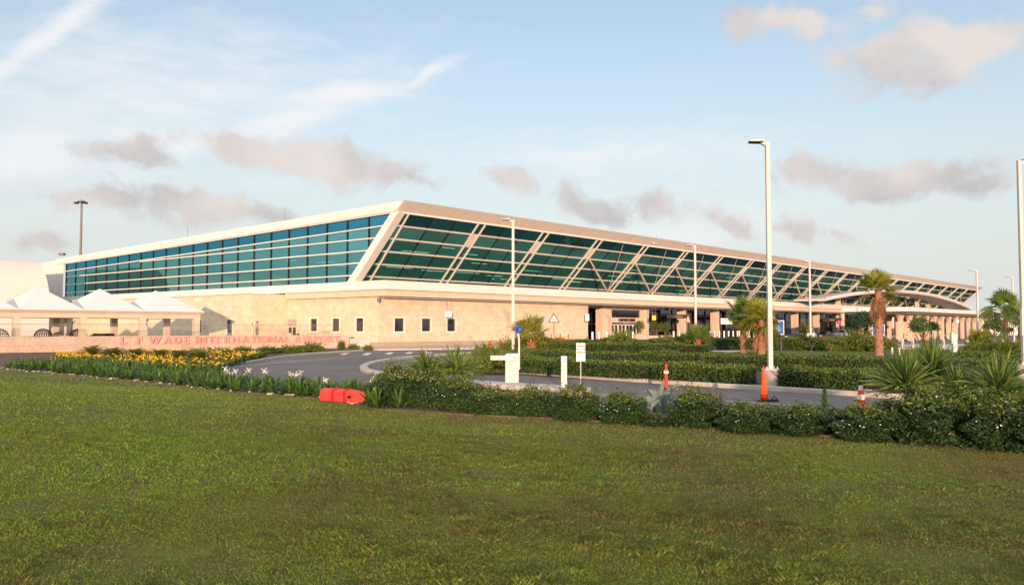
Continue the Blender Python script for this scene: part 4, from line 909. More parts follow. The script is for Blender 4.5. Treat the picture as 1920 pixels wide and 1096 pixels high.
# ================================================================== GATE GEAR on the island
x, y = gp(960, 716, .17)
o = thing('barrier_cabinet', 'white barrier gate cabinet with pale blue lid on the traffic island', 'barrier gate', (x, y, .17))
mb = MB(); mb.box((0, 0, .46), (.50, .36, .92)); mb.box((-.06, -.19, .46), (.012, .02, .9)); mb.build('housing', M['lamp_white'], o)
mb = MB(); mb.box((0, 0, .97), (.56, .40, .1)); mb.hexa([(-.26, -.19, 1.02), (.26, -.19, 1.02), (.26, .19, 1.02), (-.26, .19, 1.02)], [(-.2, -.15, 1.09), (.24, -.15, 1.09), (.24, .15, 1.09), (-.2, .15, 1.09)], 1); mb.build('lid', [M['lamp_white'], M['blue_pale']], o)
mb = MB(); mb.box((-.42, -.23, .93), (.78, .05, .17)); mb.box((.08, -.23, .93), (.22, .05, .17))
for q in (-.74, -.62, -.48, .08, .12): mb.tube([(q, -.262, .93), (q, -.256, .93)], .014, 8, 1)
mb.build('boom_bracket', [M['lamp_white'], M['black']], o)
mb = MB(); mb.box((.27, .05, 1.02), (.06, .08, 1.1)); mb.hexa([(.24, .01, 1.57), (.3, .01, 1.57), (.3, .09, 1.57), (.24, .09, 1.57)], [(.2, .01, 1.95), (.26, .01, 1.95), (.26, .09, 1.95), (.2, .09, 1.95)]); mb.build('reader_pole', M['lamp_white'], o)
mb = MB(); mb.box((.25, -.02, 2.0), (.23, .2, .27)); mb.box((.25, -.13, 2.09), (.17, .02, .03), mi=1); mb.box((.25, -.13, 1.92), (.17, .02, .03), mi=1); mb.box((.30, -.13, 2.0), (.04, .02, .02), mi=2); mb.build('camera_box', [M['blue_box'], plain('blue_trim', (.02, .1, .6), .3), M['reflect']], o)
x, y = gp(1057.5, 725, .17)
o = thing('ticket_pillar', 'slim white ticket pillar with pale blue top on the island', 'ticket machine', (x, y, .17))
mb = MB(); mb.box((0, 0, .43), (.20, .2, .86)); mb.box((0, 0, .01), (.26, .26, .02)); mb.build('housing', M['lamp_white'], o)
mb = MB(); mb.box((0, 0, .97), (.205, .205, .215)); mb.hexa([(-.03, -.112, .87), (.102, -.112, .87), (.102, -.104, .87), (-.03, -.104, .87)], [(-.03, -.112, 1.06), (.102, -.112, 1.07), (.102, -.104, 1.07), (-.03, -.104, 1.06)], 1)
mb.build('face_panel', [M['lamp_white'], M['blue_pale']], o)
x, y = gp(1089, 724, .17)
o = thing('warning_sign', 'white rectangular WARNING ONLY ONE VEHICLE sign on a thin post', 'sign', (x, y, .17))
mb = MB(); mb.tube([(0, 0, 0), (0, 0, 1.5)], .016, 8); mb.build('post', M['lamp_white'], o)
mb = MB(); mb.box((0, -.025, 1.2), (.315, .012, .64)); mb.build('board', M['reflect'], o)
txt('WARNING', .068, M['red_sign'], o, (0, -.034, 1.42), 0, .002, .003, sx=.9); txt('ONLY ONE', .07, M['black'], o, (0, -.034, 1.305), 0, .002, .002, sx=.95); txt('VEHICLE', .084, M['black'], o, (0, -.034, 1.19), 0, .002, .003, sx=.92)
mb = MB(); mb.box((0, -.034, 1.10), (.24, .004, .012)); mb.box((0, -.034, 1.07), (.19, .004, .012)); mb.box((-.1, -.034, .96), (.05, .004, .012), mi=0); mb.box((.09, -.034, .96), (.06, .004, .01)); mb.build('small_print', plain('grey_blue_print', (.2, .25, .4), .6), o)

# ================================================================== CONES, BARRIER
def cone(px, Y, H, label, kind, base=True, z=.005, group=None):
    x = xat(px, Y); o = thing('traffic_cone', label, 'traffic cone', (x, Y, z), 0, group)
    if kind == 'tall':
        mb = MB(); mb.tube([(0, 0, .04), (0, 0, .2), (0, 0, .201), (0, 0, .26), (0, 0, .261), (-.005, 0, .78), (-.01, 0, .82), (-.01, 0, .822), (-.015, 0, H)], [.105, .10, .115, .11, .088, .065, .06, .032, .018], 20); mb.build('cone_body', M['orange'], o, None, True)
        mb = MB(); mb.tube([(0, 0, 0), (0, 0, .045)], [.24, .22], 8); mb.box((.25, .0, .03), (.3, .2, .05), .3); mb.tube([(.22, 0, .05), (.3, 0, .16), (.38, 0, .05)], .018, 6); mb.build('base', M['black_rubber'], o)
    elif kind == 'striped':
        zs = [0, .12, .24, .36, .48, .6, .72, H]
        for i in range(7):
            r0_ = .16 - .115 * zs[i] / H; r1_ = .16 - .115 * zs[i + 1] / H
            mb = MB(); mb.tube([(0, 0, zs[i] + .03), (0, 0, zs[i + 1] + .03)], [r0_, r1_], 20); mb.build('band', M['orange'] if i % 2 == 0 else M['reflect'], o, None, False)
        mb = MB(); mb.box((0, 0, .02), (.4, .4, .04)); mb.build('base', M['black_rubber'], o)
    elif kind == 'small':
        mb = MB(); mb.tube([(0, 0, .05), (0, 0, H)], [.19, .045], 16); mb.build('cone_body', M['orange'], o)
        for a, b in ((.55, .68), (.78, .88)):
            mb = MB(); mb.tube([(0, 0, H * a), (0, 0, H * b)], [.202 - .145 * a, .202 - .145 * b], 16); mb.build('reflective_band', M['reflect'], o)
        mb = MB(); mb.box((0, 0, .03), (.5, .5, .06)); mb.build('base', M['orange'], o)
    else:
        mb = MB(); mb.tube([(0, 0, .06), (0, 0, H * .8), (0, 0, H * .82), (0, 0, H)], [.07, .055, .04, .045], 16); mb.build('post_body', M['orange'] if kind != 'red' else M['red_plastic'], o)
        for a in ((.25, .55, .85) if kind != 'red' else (.68,)):
            mb = MB(); mb.tube([(0, 0, H * a - .05), (0, 0, H * a + .05)], .088, 16); mb.build('reflective_band', M['reflect'], o)
        mb = MB(); mb.tube([(0, 0, 0), (0, 0, .06)], .22, 8); mb.build('base', M['black_rubber'], o)
    return o
cone(1431, 24.3, 1.06, 'tall faded orange cone with black base on the road', 'tall')
cone(1611, 20.6, .72, 'red and white striped cone behind the spiky plants', 'striped')
cone(918, 86, 1.35, 'small orange cone with white bands by the stone wall', 'small', z=.13)
cone(943, 78, 1.55, 'orange delineator post with three white bands near the wall', 'delin')
cone(1248, 29.0, .92, 'red delineator post with one white patch behind the agave', 'red', z=.0)
# bar clipped to striped cone
x = xat(1611, 20.6); o = thing('cone_bar', 'short white and orange cone bar sticking out of the striped cone', 'bar', (x, 20.6, .6))
for i, mt in enumerate(('reflect', 'reflect', 'orange', 'reflect', 'orange')): mb = MB(); mb.tube([(.08 + i * .1, 0, .03 - i * .006), (.18 + i * .1, 0, .024 - i * .006)], .028, 8); mb.build('band', M[mt], o)
# fallen red water barrier
a = Vector((*gp(606, 752), 0)); b = Vector((*gp(700, 760), 0)); ang = math.atan2(b.y - a.y, b.x - a.x)
o = thing('plastic_barrier', 'red plastic road barrier lying on its side by the bushes', 'barrier', (a.x, a.y, .22), ang); ln = 1.5; mb = MB()
def sec(x, k_=1): return [(x, -.06 * k_ - .1, -.17 * k_), (x, .2 * k_, -.19 * k_), (x, .22 * k_, .16 * k_), (x, -.02, .2 * k_), (x, -.16 * k_, .12 * k_)]
xs = [0, .05, .42, .44, .52, .54, .83, .85, .93, .95, 1.22, 1.32, 1.48, 1.53]; ks = [.8, 1, 1, 1.13, 1.13, 1, 1, 1.13, 1.13, 1, 1, .92, .7, .45]
for i in range(len(xs) - 1): mb.hexa(sec(xs[i], ks[i]), sec(xs[i + 1], ks[i + 1]), 1 if i in (2, 4, 6, 8) or ks[i] > 1.1 else 0)
mb.build('shell', [M['red_plastic'], plain('red_rib', (.40, .02, .018), .6, var=.15)], o); o.scale = (1.28, 1, 1)
mb = MB(); mb.tube([(1.08, -.23, 0), (1.08, -.16, 0)], .04, 12); mb.build('plug', M['black'], o)

# ================================================================== SIGNS
def tri_sign(px, Y, H, label, face, turn=0):
    o = thing('triangle_sign', label, 'sign', (xat(px, Y), Y, .12), turn); mb = MB(); mb.tube([(0, 0, 0), (0, 0, H)], .04, 8); mb.build('post', M['grey_metal'], o)
    def tri(r, y0, y1, mt, nm): m_ = MB(); p = [(r * math.sin(R(a)), r * math.cos(R(a)) + H) for a in (0, 120, 240)]; m_.hexa([(x, y0, z) for x, z in p], [(x, y1, z) for x, z in p]); m_.build(nm, mt, o)
    tri(.72, -.04, -.07, M['red_sign'], 'border'); tri(.5, -.071, -.08, face, 'sign_face')
    m_ = MB(); m_.box((0, -.085, H - .02), (.07, .004, .34)); m_.build('symbol', M['black'], o)
tri_sign(1038.5, 84, 2.95, 'white triangle warning sign in front of the stone wall', M['reflect'])
tri_sign(1289, 95, 3.0, 'red triangle warning sign seen askew behind the fan palm', M['reflect'], R(50))
def blue_sign(px, py0, py1, pw, Y, label, lines):
    z1 = EYE + (HZ - py0) / F * Y; z0 = EYE + (HZ - py1) / F * Y; wd = pw / F * Y; o = thing('road_sign', label, 'sign', (xat(px, Y), Y, .1))
    mb = MB(); mb.box((0, 0, (z0 + z1) / 2 - .1), (wd, .06, z1 - z0)); mb.build('board_edge', M['reflect'], o)
    mb = MB(); mb.box((0, -.035, (z0 + z1) / 2 - .1), (wd - .14, .03, z1 - z0 - .14)); mb.build('board', M['blue_sign'], o)
    for dx in (-.3, .3): mb = MB(); mb.tube([(dx * wd, .06, 0), (dx * wd, .06, z0)], .05, 8); mb.build('post', M['grey_metal'], o)
    n = len(lines)
    for i, s in enumerate(lines): txt(s, (z1 - z0) * .10, M['reflect'], o, (0, -.06, z1 - .1 - (z1 - z0) * (i + .9) / (n + .8)), 0, .004, .006)
blue_sign(1456, 600, 627, 27, 74, 'blue road sign with white lines of text beside near lamp post', ['Departures', '', 'Passenger', 'Pick Up and', 'Drop Off', 'Buses'])
blue_sign(1646, 608, 628, 24, 82, 'blue road sign with white text behind the tall palm', ['Short Term', 'Parking', 'Taxis'])
o = thing('white_sign', 'plain white rectangular sign on a post behind the steel bollards', 'sign', (xat(1362, 103), 103, .12)); mb = MB(); mb.box((0, 0, 2.9), (1.5, .06, .75)); mb.build('board', M['reflect'], o); mb = MB(); mb.tube([(0, .06, 0), (0, .06, 2.8)], .05, 8); mb.build('post', M['grey_metal'], o)
def round_sign(px, Y, z, r, label):
    o = thing('round_sign', label, 'sign', (xat(px, Y), Y, .0)); mb = MB(); mb.tube([(0, 0, z), (0, -.04, z)], r, 24); mb.build('disc', M['magenta'], o)
    mb = MB(); mb.tube([(0, -.041, z), (0, -.05, z)], r * .6, 24); mb.build('disc_centre', M['blue_sign'], o); mb = MB(); mb.beam((-r * .5, -.06, z + r * .5), (r * .5, -.06, z - r * .5), r * .2, .01, (0, 1, 0)); mb.build('slash', M['magenta'], o)
    mb = MB(); mb.tube([(0, .05, 0), (0, .05, z)], .05, 8); mb.build('post', M['grey_metal'], o)
round_sign(1573, 118, 2.95, .33, 'round magenta no stopping sign by the silver pickup')
round_sign(1878, 150, 2.6, .3, 'far round magenta sign in front of the white houses')

# ================================================================== BOLLARDS
def bollard_mesh(px, Y, label, group, H=1.5, r=.15, z=.13, mt='steel'):
    o = thing('bollard', label, 'bollard', (xat(px, Y), Y, z), 0, group); mb = MB(); mb.tube([(0, 0, 0), (0, 0, H - .02)], r, 14); mb.build('post', M[mt], o); mb = MB(); mb.tube([(0, 0, H - .02), (0, 0, H)], [r * .98, r * .8], 14); mb.build('cap', M[mt], o); return o
ORD = ['first', 'second', 'third', 'fourth', 'fifth', 'sixth', 'seventh', 'eighth', 'ninth', 'tenth', 'eleventh', 'twelfth', 'thirteenth', 'fourteenth', 'fifteenth', 'sixteenth', 'seventeenth', 'eighteenth', 'nineteenth']; nb = 0
bp = None
for px in (1110.6, 1123, 1137, 1149.5, 1174, 1186, 1262.5, 1273, 1321.5, 1330.5, 1339, 1348, 1357, 1365.5, 1374, 1382, 1385.5, 1404.5, 1413):
    t = -3.2; s = s_at(px, t); q = P2(s, t)
    if bp is None: bp = bollard_mesh(px, q[1], 'first steel bollard from the left in the row before the terminal entrance', 'steel bollards before the terminal entrance'); bp.location = (q[0], q[1], .13)
    else: copy_tree(bp, (q[0], q[1], .13), None, None, ORD[nb] + ' steel bollard from the left in the row before the terminal entrance')
    nb += 1
wb = None; nw = 0
for px, py in ((1692.5, 654), (1711.5, 653), (1753.5, 654), (1769.5, 653.5), (1814, 655.5), (1880, 658)):
    x, y = gp(px, py, .13)
    if wb is None: wb = bollard_mesh(px, y, 'first short pale bollard from the left along the plaza path', 'pale bollards on the plaza path', 1.0, .13, .13, 'lamp_white'); wb.location = (x, y, .13)
    else: copy_tree(wb, (x, y, .13), None, None, ORD[nw] + ' short pale bollard from the left along the plaza path')
    nw += 1
x, y = gp(1788, 669, .12)
o = thing('utility_pillar', 'tall white square utility pillar standing in the median lawn', 'pillar', (x, y, .12)); mb = MB(); mb.box((.08, 0, .82), (.3, .25, 1.6)); mb.build('post', M['lamp_white'], o); mb = MB(); mb.box((-.1, -.06, 1.35), (.22, .25, .8)); mb.build('side_box', M['lamp_white'], o)
for px, py, lab in ((1246, 663, 'left one of two short pale stubs behind the middle hedge'), (1253.5, 663, 'right one of two short pale stubs behind the middle hedge')):
    x, y = gp(px, py, .12); o = thing('marker_stub', lab, 'marker post', (x, y, .12)); mb = MB(); mb.tube([(0, 0, 0), (0, 0, .5)], .12, 10); mb.build('post', M['kerb'], o); mb = MB(); mb.tube([(0, 0, .3), (0, 0, .4)], .125, 10); mb.build('band', M['reflect'], o)
for px, py, lab in ((1401, 640, 'thin pale marker post left of the orange trunked palms'), (1673, 665, 'thin pale marker post right of the tall palm'), (1687, 665, 'second thin pale marker post right of the tall palm')):
    x, y = gp(px, max(py, 650), .12); o = thing('marker_post', lab, 'marker post', (x, y, .12)); mb = MB(); mb.tube([(0, 0, 0), (0, 0, .55)], .07, 8); mb.build('post', M['reflect'], o); mb = MB(); mb.tube([(0, 0, .55), (0, 0, .6)], .075, 8); mb.build('cap', M['kerb'], o)
# orange safety net
nt_ = thing('safety_net', 'orange mesh safety net on posts in front of the stone wall', 'fence', (xat(1030, 80), 80, .12)); 
Ns = [(-2.2, 0), (-1.0, .5), (0.2, .6), (1.1, .2), (1.9, -.1)]
mb = MB()
for a, b in zip(Ns, Ns[1:]):
    for z in np.arange(.1, 1.3, .11): mb.beam((*a, z), (*b, z * .95), .03, .012)
    for u in np.arange(0, 1, .1): x = a[0] + (b[0] - a[0]) * u; y = a[1] + (b[1] - a[1]) * u; mb.beam((x, y, .05), (x, y, 1.25), .02, .02)
mb.build('mesh', M['net'], nt_)
for a in Ns: mb = MB(); mb.tube([(*a, 0), (*a, 1.45)], .06, 8); mb.build('post', M['orange'], nt_)

# ================================================================== CARS
def car(s, t, label, kind, paint, name='parked_car', rz=None, loc=None):
    q = P2(s, t) if loc is None else loc; o = thing(name, label, {'van': 'van', 'pickup': 'pickup'}.get(kind, 'car'), (q[0], q[1], .01), RZU if rz is None else rz)
    Hh = {'van': 1.95, 'suv': 1.78, 'sedan': 1.45, 'pickup': 1.75}[kind]; Lc, Wc = 4.7, 1.85
    hb = {'van': 1.05, 'suv': 1.05, 'sedan': .92, 'pickup': 1.05}[kind]
    mb = MB(); pr = [(-Lc / 2, .32), (Lc / 2, .32), (Lc / 2, .62), (Lc / 2 - .15, hb - .12), (Lc / 2 - 1.0, hb), (-Lc / 2 + .1, hb), (-Lc / 2, hb - .25)]
    mb.hexa([(x, -Wc / 2, z) for x, z in pr], [(x, Wc / 2, z) for x, z in pr])
    top = {'van': [(-Lc / 2 + .06, hb), (Lc / 2 - .95, hb), (Lc / 2 - 1.5, Hh), (-Lc / 2 + .2, Hh)], 'suv': [(-Lc / 2 + .1, hb), (Lc / 2 - 1.1, hb), (Lc / 2 - 1.9, Hh), (-Lc / 2 + .45, Hh)], 'sedan': [(-Lc / 2 + .7, hb), (Lc / 2 - 1.2, hb), (Lc / 2 - 2.0, Hh), (-Lc / 2 + 1.5, Hh)], 'pickup': [(-.5, hb), (Lc / 2 - 1.2, hb), (Lc / 2 - 1.85, Hh), (-.3, Hh)]}[kind]
    tw = [Wc / 2 - .04, Wc / 2 - .04, Wc / 2 - .2, Wc / 2 - .2]
    mb.hexa([(x, -w_, z) for (x, z), w_ in zip(top, tw)], [(x, w_, z) for (x, z), w_ in zip(top, tw)]); mb.build('body', M[paint], o)
    g_ = MB(); dz = Hh - hb
    def lerp(a, b, u): return (a[0] + (b[0] - a[0]) * u, a[1] + (b[1] - a[1]) * u)
    for sgn in (-1, 1):
        for ua, ub in ((.06, .36), (.40, .66), (.70, .94)):
            p = [lerp(top[0], top[1], ua), lerp(top[0], top[1], ub), lerp(top[3], top[2], ub), lerp(top[3], top[2], ua)]
            f4 = [];
            for k_, (a, hgt) in enumerate(zip(p, (.12, .12, .88, .88))):
                bse = p[0] if k_ in (0, 3) else p[1]; tp = p[3] if k_ in (0, 3) else p[2]; x, z = lerp(bse, tp, hgt); yy = (Wc / 2 - .04) - .16 * hgt + .012; f4.append((x, sgn * yy, z))
            g_.face(f4)
    for A_, B_, sg in ((top[0], top[3], -1), (top[1], top[2], 1)):
        (x0, z0), (x1, z1) = lerp(A_, B_, .12), lerp(A_, B_, .88); g_.face([(x0 + sg * .015, -.75, z0), (x0 + sg * .015, .75, z0), (x1 + sg * .015, .62, z1), (x1 + sg * .015, -.62, z1)])
    g_.build('windows', M['pane_dark'], o)
    for sx_ in (-1.4, 1.4):
        for sy in (-1, 1):
            w_ = MB(); w_.tube([(sx_, sy * (Wc / 2 - .2), .34), (sx_, sy * (Wc / 2 + .01), .34)], .34, 18); w = w_.build('wheel', M['black_rubber'], o); r_ = MB(); r_.tube([(sx_, sy * (Wc / 2 + .01), .34), (sx_, sy * (Wc / 2 + .02), .34)], .2, 14); r_.build('rim', M['steel'], w)
    for sy in (-1, 1): t_ = MB(); t_.box((-Lc / 2 - .005, sy * (Wc / 2 - .2), hb - .32), (.05, .36, .2)); t_.build('tail_light', M['tail'], o); t_ = MB(); t_.box((Lc / 2 - .02, sy * (Wc / 2 - .25), .7), (.06, .34, .15)); t_.build('headlight', M['reflect'], o)
    t_ = MB(); t_.box((-Lc / 2 - .02, 0, .6), (.03, .5, .13)); t_.build('number_plate', M['reflect'], o)
car(s_at(1484, -7), -7, 'dark blue parked SUV just right of the blue sign', 'suv', 'car_dark')
car(s_at(1513, -7), -7, 'boxy white van parked behind the shrubs', 'van', 'car_white', 'parked_van')
car(s_at(1547, -7), -7, 'dark parked saloon car right of the white van', 'sedan', 'car_dark')
car(s_at(1577, -7), -7, 'silver pickup parked right of the dark saloon', 'pickup', 'car_silver', 'parked_pickup')
car(0, 0, 'distant white pickup parked before the far white houses', 'pickup', 'car_white', 'parked_pickup', rz=R(25), loc=(xat(1873, 190), 190))

# ================================================================== FAR HOUSES
def house(px0, px1, y0, Y, label, pitched=False):
    x0, x1 = xat(px0, Y), xat(px1, Y); z1 = EYE + (HZ - y0) / F * Y; o = thing('white_house', label, 'house', ((x0 + x1) / 2, Y, 0)); wd = x1 - x0
    mb = MB(); mb.box((0, 5, z1 / 2), (wd, 10, z1)); mb.build('wall', M['white'], o); mb = MB(); mb.box((0, 5, z1 + .12), (wd + .6, 10.6, .25)); 
    if pitched: mb.hexa([(-wd / 2 - .3, -.3, z1 + .25), (wd / 2 + .3, -.3, z1 + .25), (wd / 2 + .3, 10.3, z1 + .25), (-wd / 2 - .3, 10.3, z1 + .25)], [(-wd / 4, 3, z1 + 1.4), (wd / 4, 3, z1 + 1.4), (wd / 4, 7, z1 + 1.4), (-wd / 4, 7, z1 + 1.4)])
    mb.build('roof', M['roof_tile'], o); n = max(2, int(wd / 5))
    for i in range(n):
        for z in ([1.6, 4.3] if z1 > 5 else [1.6]):
            w_ = MB(); w_.box((-wd / 2 + (i + .5) * wd / n, -.02, z), (1.6, .08, 1.2)); w_.build('window', M['pane_dark'], o)
house(1836, 1884, 596, 210, 'two storey white house right of the terminal end')
house(1884, 1925, 604, 230, 'lower white house behind the dark right palm', True)

# ================================================================== PLANTS
def ell_pts(n, rx, ry, rz_, cz, shell=.55, rng=RNG, lump=0.26, flat=-.35):
    d = rng.normal(0, 1, (n, 3)); d /= np.linalg.norm(d, axis=1, keepdims=True); d[:, 2] = np.where(d[:, 2] < flat, -d[:, 2], d[:, 2])
    ph = rng.uniform(0, 6.28, 6)
    l = 1 + lump * (np.sin(d[:, 0] * 4 + ph[0]) * np.sin(d[:, 1] * 4 + ph[1]) + np.sin(d[:, 2] * 5 + ph[2]) * np.sin(d[:, 0] * 6 + ph[3]))
    r = (rng.uniform(shell, 1, n) ** .5) * l
    p = d * r[:, None]; return np.stack([p[:, 0] * rx, p[:, 1] * ry, cz + p[:, 2] * rz_], 1), d
def bush_mesh(root, rx, ry, h, n, lf, mats, flowers=0, tipfrac=.2, shell=.6, sprigs=14):
    Pp, D = ell_pts(n, rx, ry, h * .62, h * .38, shell, flat=-9)
    lo = D[:, 2] < 0; ku = RNG.uniform(0, 1, n); hx = np.hypot(D[:, 0], D[:, 1]) + 1e-6; rr_ = RNG.uniform(.8, 1.02, n) * (.86 + .14 * ku) * (1 + .14 * np.sin(np.arctan2(D[:, 1], D[:, 0]) * 5 + ku * 4))
    Pp[:, 0] = np.where(lo, D[:, 0] / hx * rx * rr_, Pp[:, 0]); Pp[:, 1] = np.where(lo, D[:, 1] / hx * ry * rr_, Pp[:, 1]); Pp[:, 2] = np.where(lo, ku * h * .4, Pp[:, 2])
    Q = [leaf_quads(Pp, D * .5 + np.array([0, 0, .5]), lf, lf * .5)]
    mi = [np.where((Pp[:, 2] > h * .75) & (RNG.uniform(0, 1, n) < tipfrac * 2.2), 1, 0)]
    for _ in range(sprigs):           # shoots standing out of the outline
        th = random.uniform(0, 6.28); rr = random.uniform(.2, .95); base = np.array([math.cos(th) * rr * rx, math.sin(th) * rr * ry, h * (.45 + .5 * math.sqrt(max(0, 1 - rr * rr)))])
        dirn = np.array([math.cos(th) * rr * .7, math.sin(th) * rr * .7, 1.0]); dirn /= np.linalg.norm(dirn); ln = random.uniform(.12, .42) * h; m_ = 22
        pp = base + dirn * (RNG.uniform(0, 1, m_)[:, None] * ln) + RNG.normal(0, .025, (m_, 3)); Q.append(leaf_quads(pp, np.tile([0, 0, 1.], (m_, 1)), lf, lf * .5)); mi.append((RNG.uniform(0, 1, m_) < .55).astype(int))
    if flowers:
        d = RNG.normal(0, 1, (flowers, 3)); d[:, 1] = np.where(RNG.uniform(0, 1, flowers) < .8, -abs(d[:, 1]), d[:, 1]); d[:, 2] = np.abs(d[:, 2]) * .8; d /= np.linalg.norm(d, axis=1, keepdims=True)
        c = np.stack([d[:, 0] * rx * 1.06, d[:, 1] * ry * 1.06, h * .45 + d[:, 2] * h * .56], 1)
        for _ in range(2): Q.append(leaf_quads(c, d, .038, .032, .3)); mi.append(np.full(flowers, 2))
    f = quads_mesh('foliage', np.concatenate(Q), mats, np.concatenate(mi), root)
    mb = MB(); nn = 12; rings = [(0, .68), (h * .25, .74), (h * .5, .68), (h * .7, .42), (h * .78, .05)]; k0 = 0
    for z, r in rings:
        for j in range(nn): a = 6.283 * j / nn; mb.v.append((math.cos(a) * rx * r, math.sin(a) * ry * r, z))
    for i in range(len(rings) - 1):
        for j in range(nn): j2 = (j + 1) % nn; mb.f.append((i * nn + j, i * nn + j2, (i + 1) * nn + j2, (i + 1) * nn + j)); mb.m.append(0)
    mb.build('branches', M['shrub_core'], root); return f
# --- front row of flowering bushes
SM = [M['shrub'], M['shrub_tip'], M['white_petal']]
protos = []
BUSH = [(742, 762, 1.05, .95, 'big dark bush at the left end of the front row, beside the red barrier'), (800, 768, 1.0, .92, 'dark flowering bush under the left spiky plant'), (862, 774, .95, .78, 'dark flowering bush below the second spiky plant'),
    (925, 780, .9, .62, 'front flowering bush below the barrier cabinet'), (1000, 784, .85, .55, 'low front flowering bush below the ticket pillar'), (1078, 790, .95, .64, 'front flowering bush with a tall shoot under the warning sign'),
    (1168, 796, .9, .58, 'round front flowering bush just left of the agave'), (1303, 803, .88, .72, 'round front flowering bush just right of the agave'), (1400, 812, 1.0, .50, 'front flowering bush under the orange cone'),
    (1505, 817, 1.0, .50, 'front flowering bush between orange and striped cones'), (1625, 828, 1.0, .60, 'front flowering bush below the striped cone'), (1745, 834, 1.2, .88, 'large yellow tipped bush below the spiky plants'), (1862, 842, 1.1, .76, 'front bush at the right end near the last spiky plant'), (1945, 850, .95, .85, 'front bush cut by the right edge'),
    (893, 772, .9, .6, 'back bush between the second and third bushes left of the cabinet'), (962, 775, .9, .5, 'low back bush in the front row right below the barrier cabinet'), (1040, 781, .9, .5, 'low back bush in the front row between pillar and warning sign'), (1118, 788, .85, .45, 'lowest front bush right of the warning sign'),
    (1234, 801, .6, .3, 'smallest low front bush right below the agave'), (1345, 801, .8, .42, 'low front bush between the agave and the tall orange cone'), (1455, 806, .9, .46, 'low front bush just right of the tall orange cone'), (1560, 814, .85, .46, 'low front bush just left of the striped cone'), (1685, 822, 1.1, .72, 'back bush below the largest spiky plant'), (1805, 830, 1.1, .70, 'back bush below the dark spiky plant')]
for i in range(4):
    o = thing('flowering_bush', 'x', 'bush', (0, 0, 0), 0, 'flowering bushes along the lawn edge'); bush_mesh(o, .62, .55, 1.0, 7000, .072, SM, 6 + 3 * i, .16, .6, 30); protos.append(o)
for i, (px, py, wd, h, lab) in enumerate(BUSH):
    x, y = gp(px, py - 2); pr = protos[i % 4]; rz = random.uniform(-.6, .6); scl = (wd * 1.2 if px < 1000 else wd * 1.02, wd * .9, h * random.uniform(1.0, 1.2) * (.8 if i >= 14 else 1))
    if i < 4: o = pr; o.location = (x, y, .03); o.rotation_euler = (0, 0, rz); o.scale = scl; o['label'] = lab
    else: copy_tree(pr, (x, y, .03), rz, scl, lab)

# --- spiky cordyline/yucca plants
def spiky(px, py, z_c, L_, n, label, stem=True, wd=.026, up=.15):
    x, y = gp(px, py); o = thing('spiky_plant', label, 'plant', (x, y, 0), 0, 'spiky leaved plants in the bed')
    Q = []
    for i in range(int(n * 2.2)):
        th = random.uniform(0, 6.283); e = math.asin(random.uniform(-.25 + up, 1)); l = L_ * random.uniform(.75, 1.08); w_ = wd * random.uniform(.8, 1.2)
        d = np.array([math.cos(th) * math.cos(e), math.sin(th) * math.cos(e), math.sin(e)]); sd = np.array([-math.sin(th), math.cos(th), 0]); sd = sd * math.cos(.5) + np.cross(d, sd) * math.sin(random.uniform(-1, 1))
        base = np.array([0, 0, z_c + random.uniform(-.12, .1)]); pts = []
        for u in (0, .3, .7, 1): p = base + d * l * u; p[2] -= .22 * l * (u ** 2) * (math.cos(e) ** 1.2); pts.append(p)
        ws = [w_ * .5, w_, w_ * .75, .003]
        for k_ in range(3): Q.append([pts[k_] - sd * ws[k_], pts[k_] + sd * ws[k_], pts[k_ + 1] + sd * ws[k_ + 1], pts[k_ + 1] - sd * ws[k_ + 1]])
    quads_mesh('leaves', np.array(Q), M['yucca'], None, o)
    mb = MB(); mb.tube([(0, 0, 0), (.03, 0, z_c * .5), (0, 0, z_c)], [.06, .05, .05], 8); mb.build('stem', M['bark_dark'], o); return o
spiky(800, 756, 1.0, .72, 80, 'left smaller spiky plant rising behind the big dark bush')
spiky(855, 760, 1.0, .90, 100, 'bright spiky plant left of the barrier cabinet')
spiky(1700, 800, .88, 1.08, 150, 'largest spiky plant right of the striped cone', wd=.021, up=.25)
spiky(1750, 792, 1.12, 1.05, 130, 'tallest spiky plant in the group, middle back', wd=.021)
spiky(1805, 806, .72, .9, 110, 'dark spiky plant between the two bright ones', wd=.021)
spiky(1874, 812, .88, .98, 140, 'spiky plant near the right edge lamp post', wd=.021)

# --- agave
x, y = gp(1236, 783)
o = thing('agave', 'grey green agave with thick curled leaves between two front bushes', 'plant', (x, y, .12)); o.scale = (1.1, 1.1, 1.06)
def agleaf(pts, ws, fold=.35):
    mb = MB(); pts = [Vector(p) for p in pts]; n = len(pts); th = .012
    for i, p in enumerate(pts):
        d = (pts[min(i + 1, n - 1)] - pts[max(i - 1, 0)]).normalized(); s_ = d.cross(Vector((0, -1, .25))).normalized(); u_ = s_.cross(d).normalized()
        for a, b in ((-1, 1), (-.5, .25), (0, 0), (.5, .25), (1, 1)): mb.v.append(tuple(p + s_ * a * ws[i] + u_ * b * ws[i] * fold))
        for a, b in ((1, 1), (.5, .25), (0, 0), (-.5, .25), (-1, 1)): mb.v.append(tuple(p + s_ * a * ws[i] + u_ * (b * ws[i] * fold - th - .02 * (1 - abs(a)))))
    for i in range(n - 1):
        for j in range(10): j2 = (j + 1) % 10; mb.f.append((i * 10 + j, i * 10 + j2, (i + 1) * 10 + j2, (i + 1) * 10 + j)); mb.m.append(0)
    mb.build('leaf', M['agave'], o, None, True)
agleaf([(0, 0, .05), (.02, 0, .25), (.04, -.02, .45), (.07, 0, .62), (.11, 0, .80)], [.07, .08, .07, .04, .004])
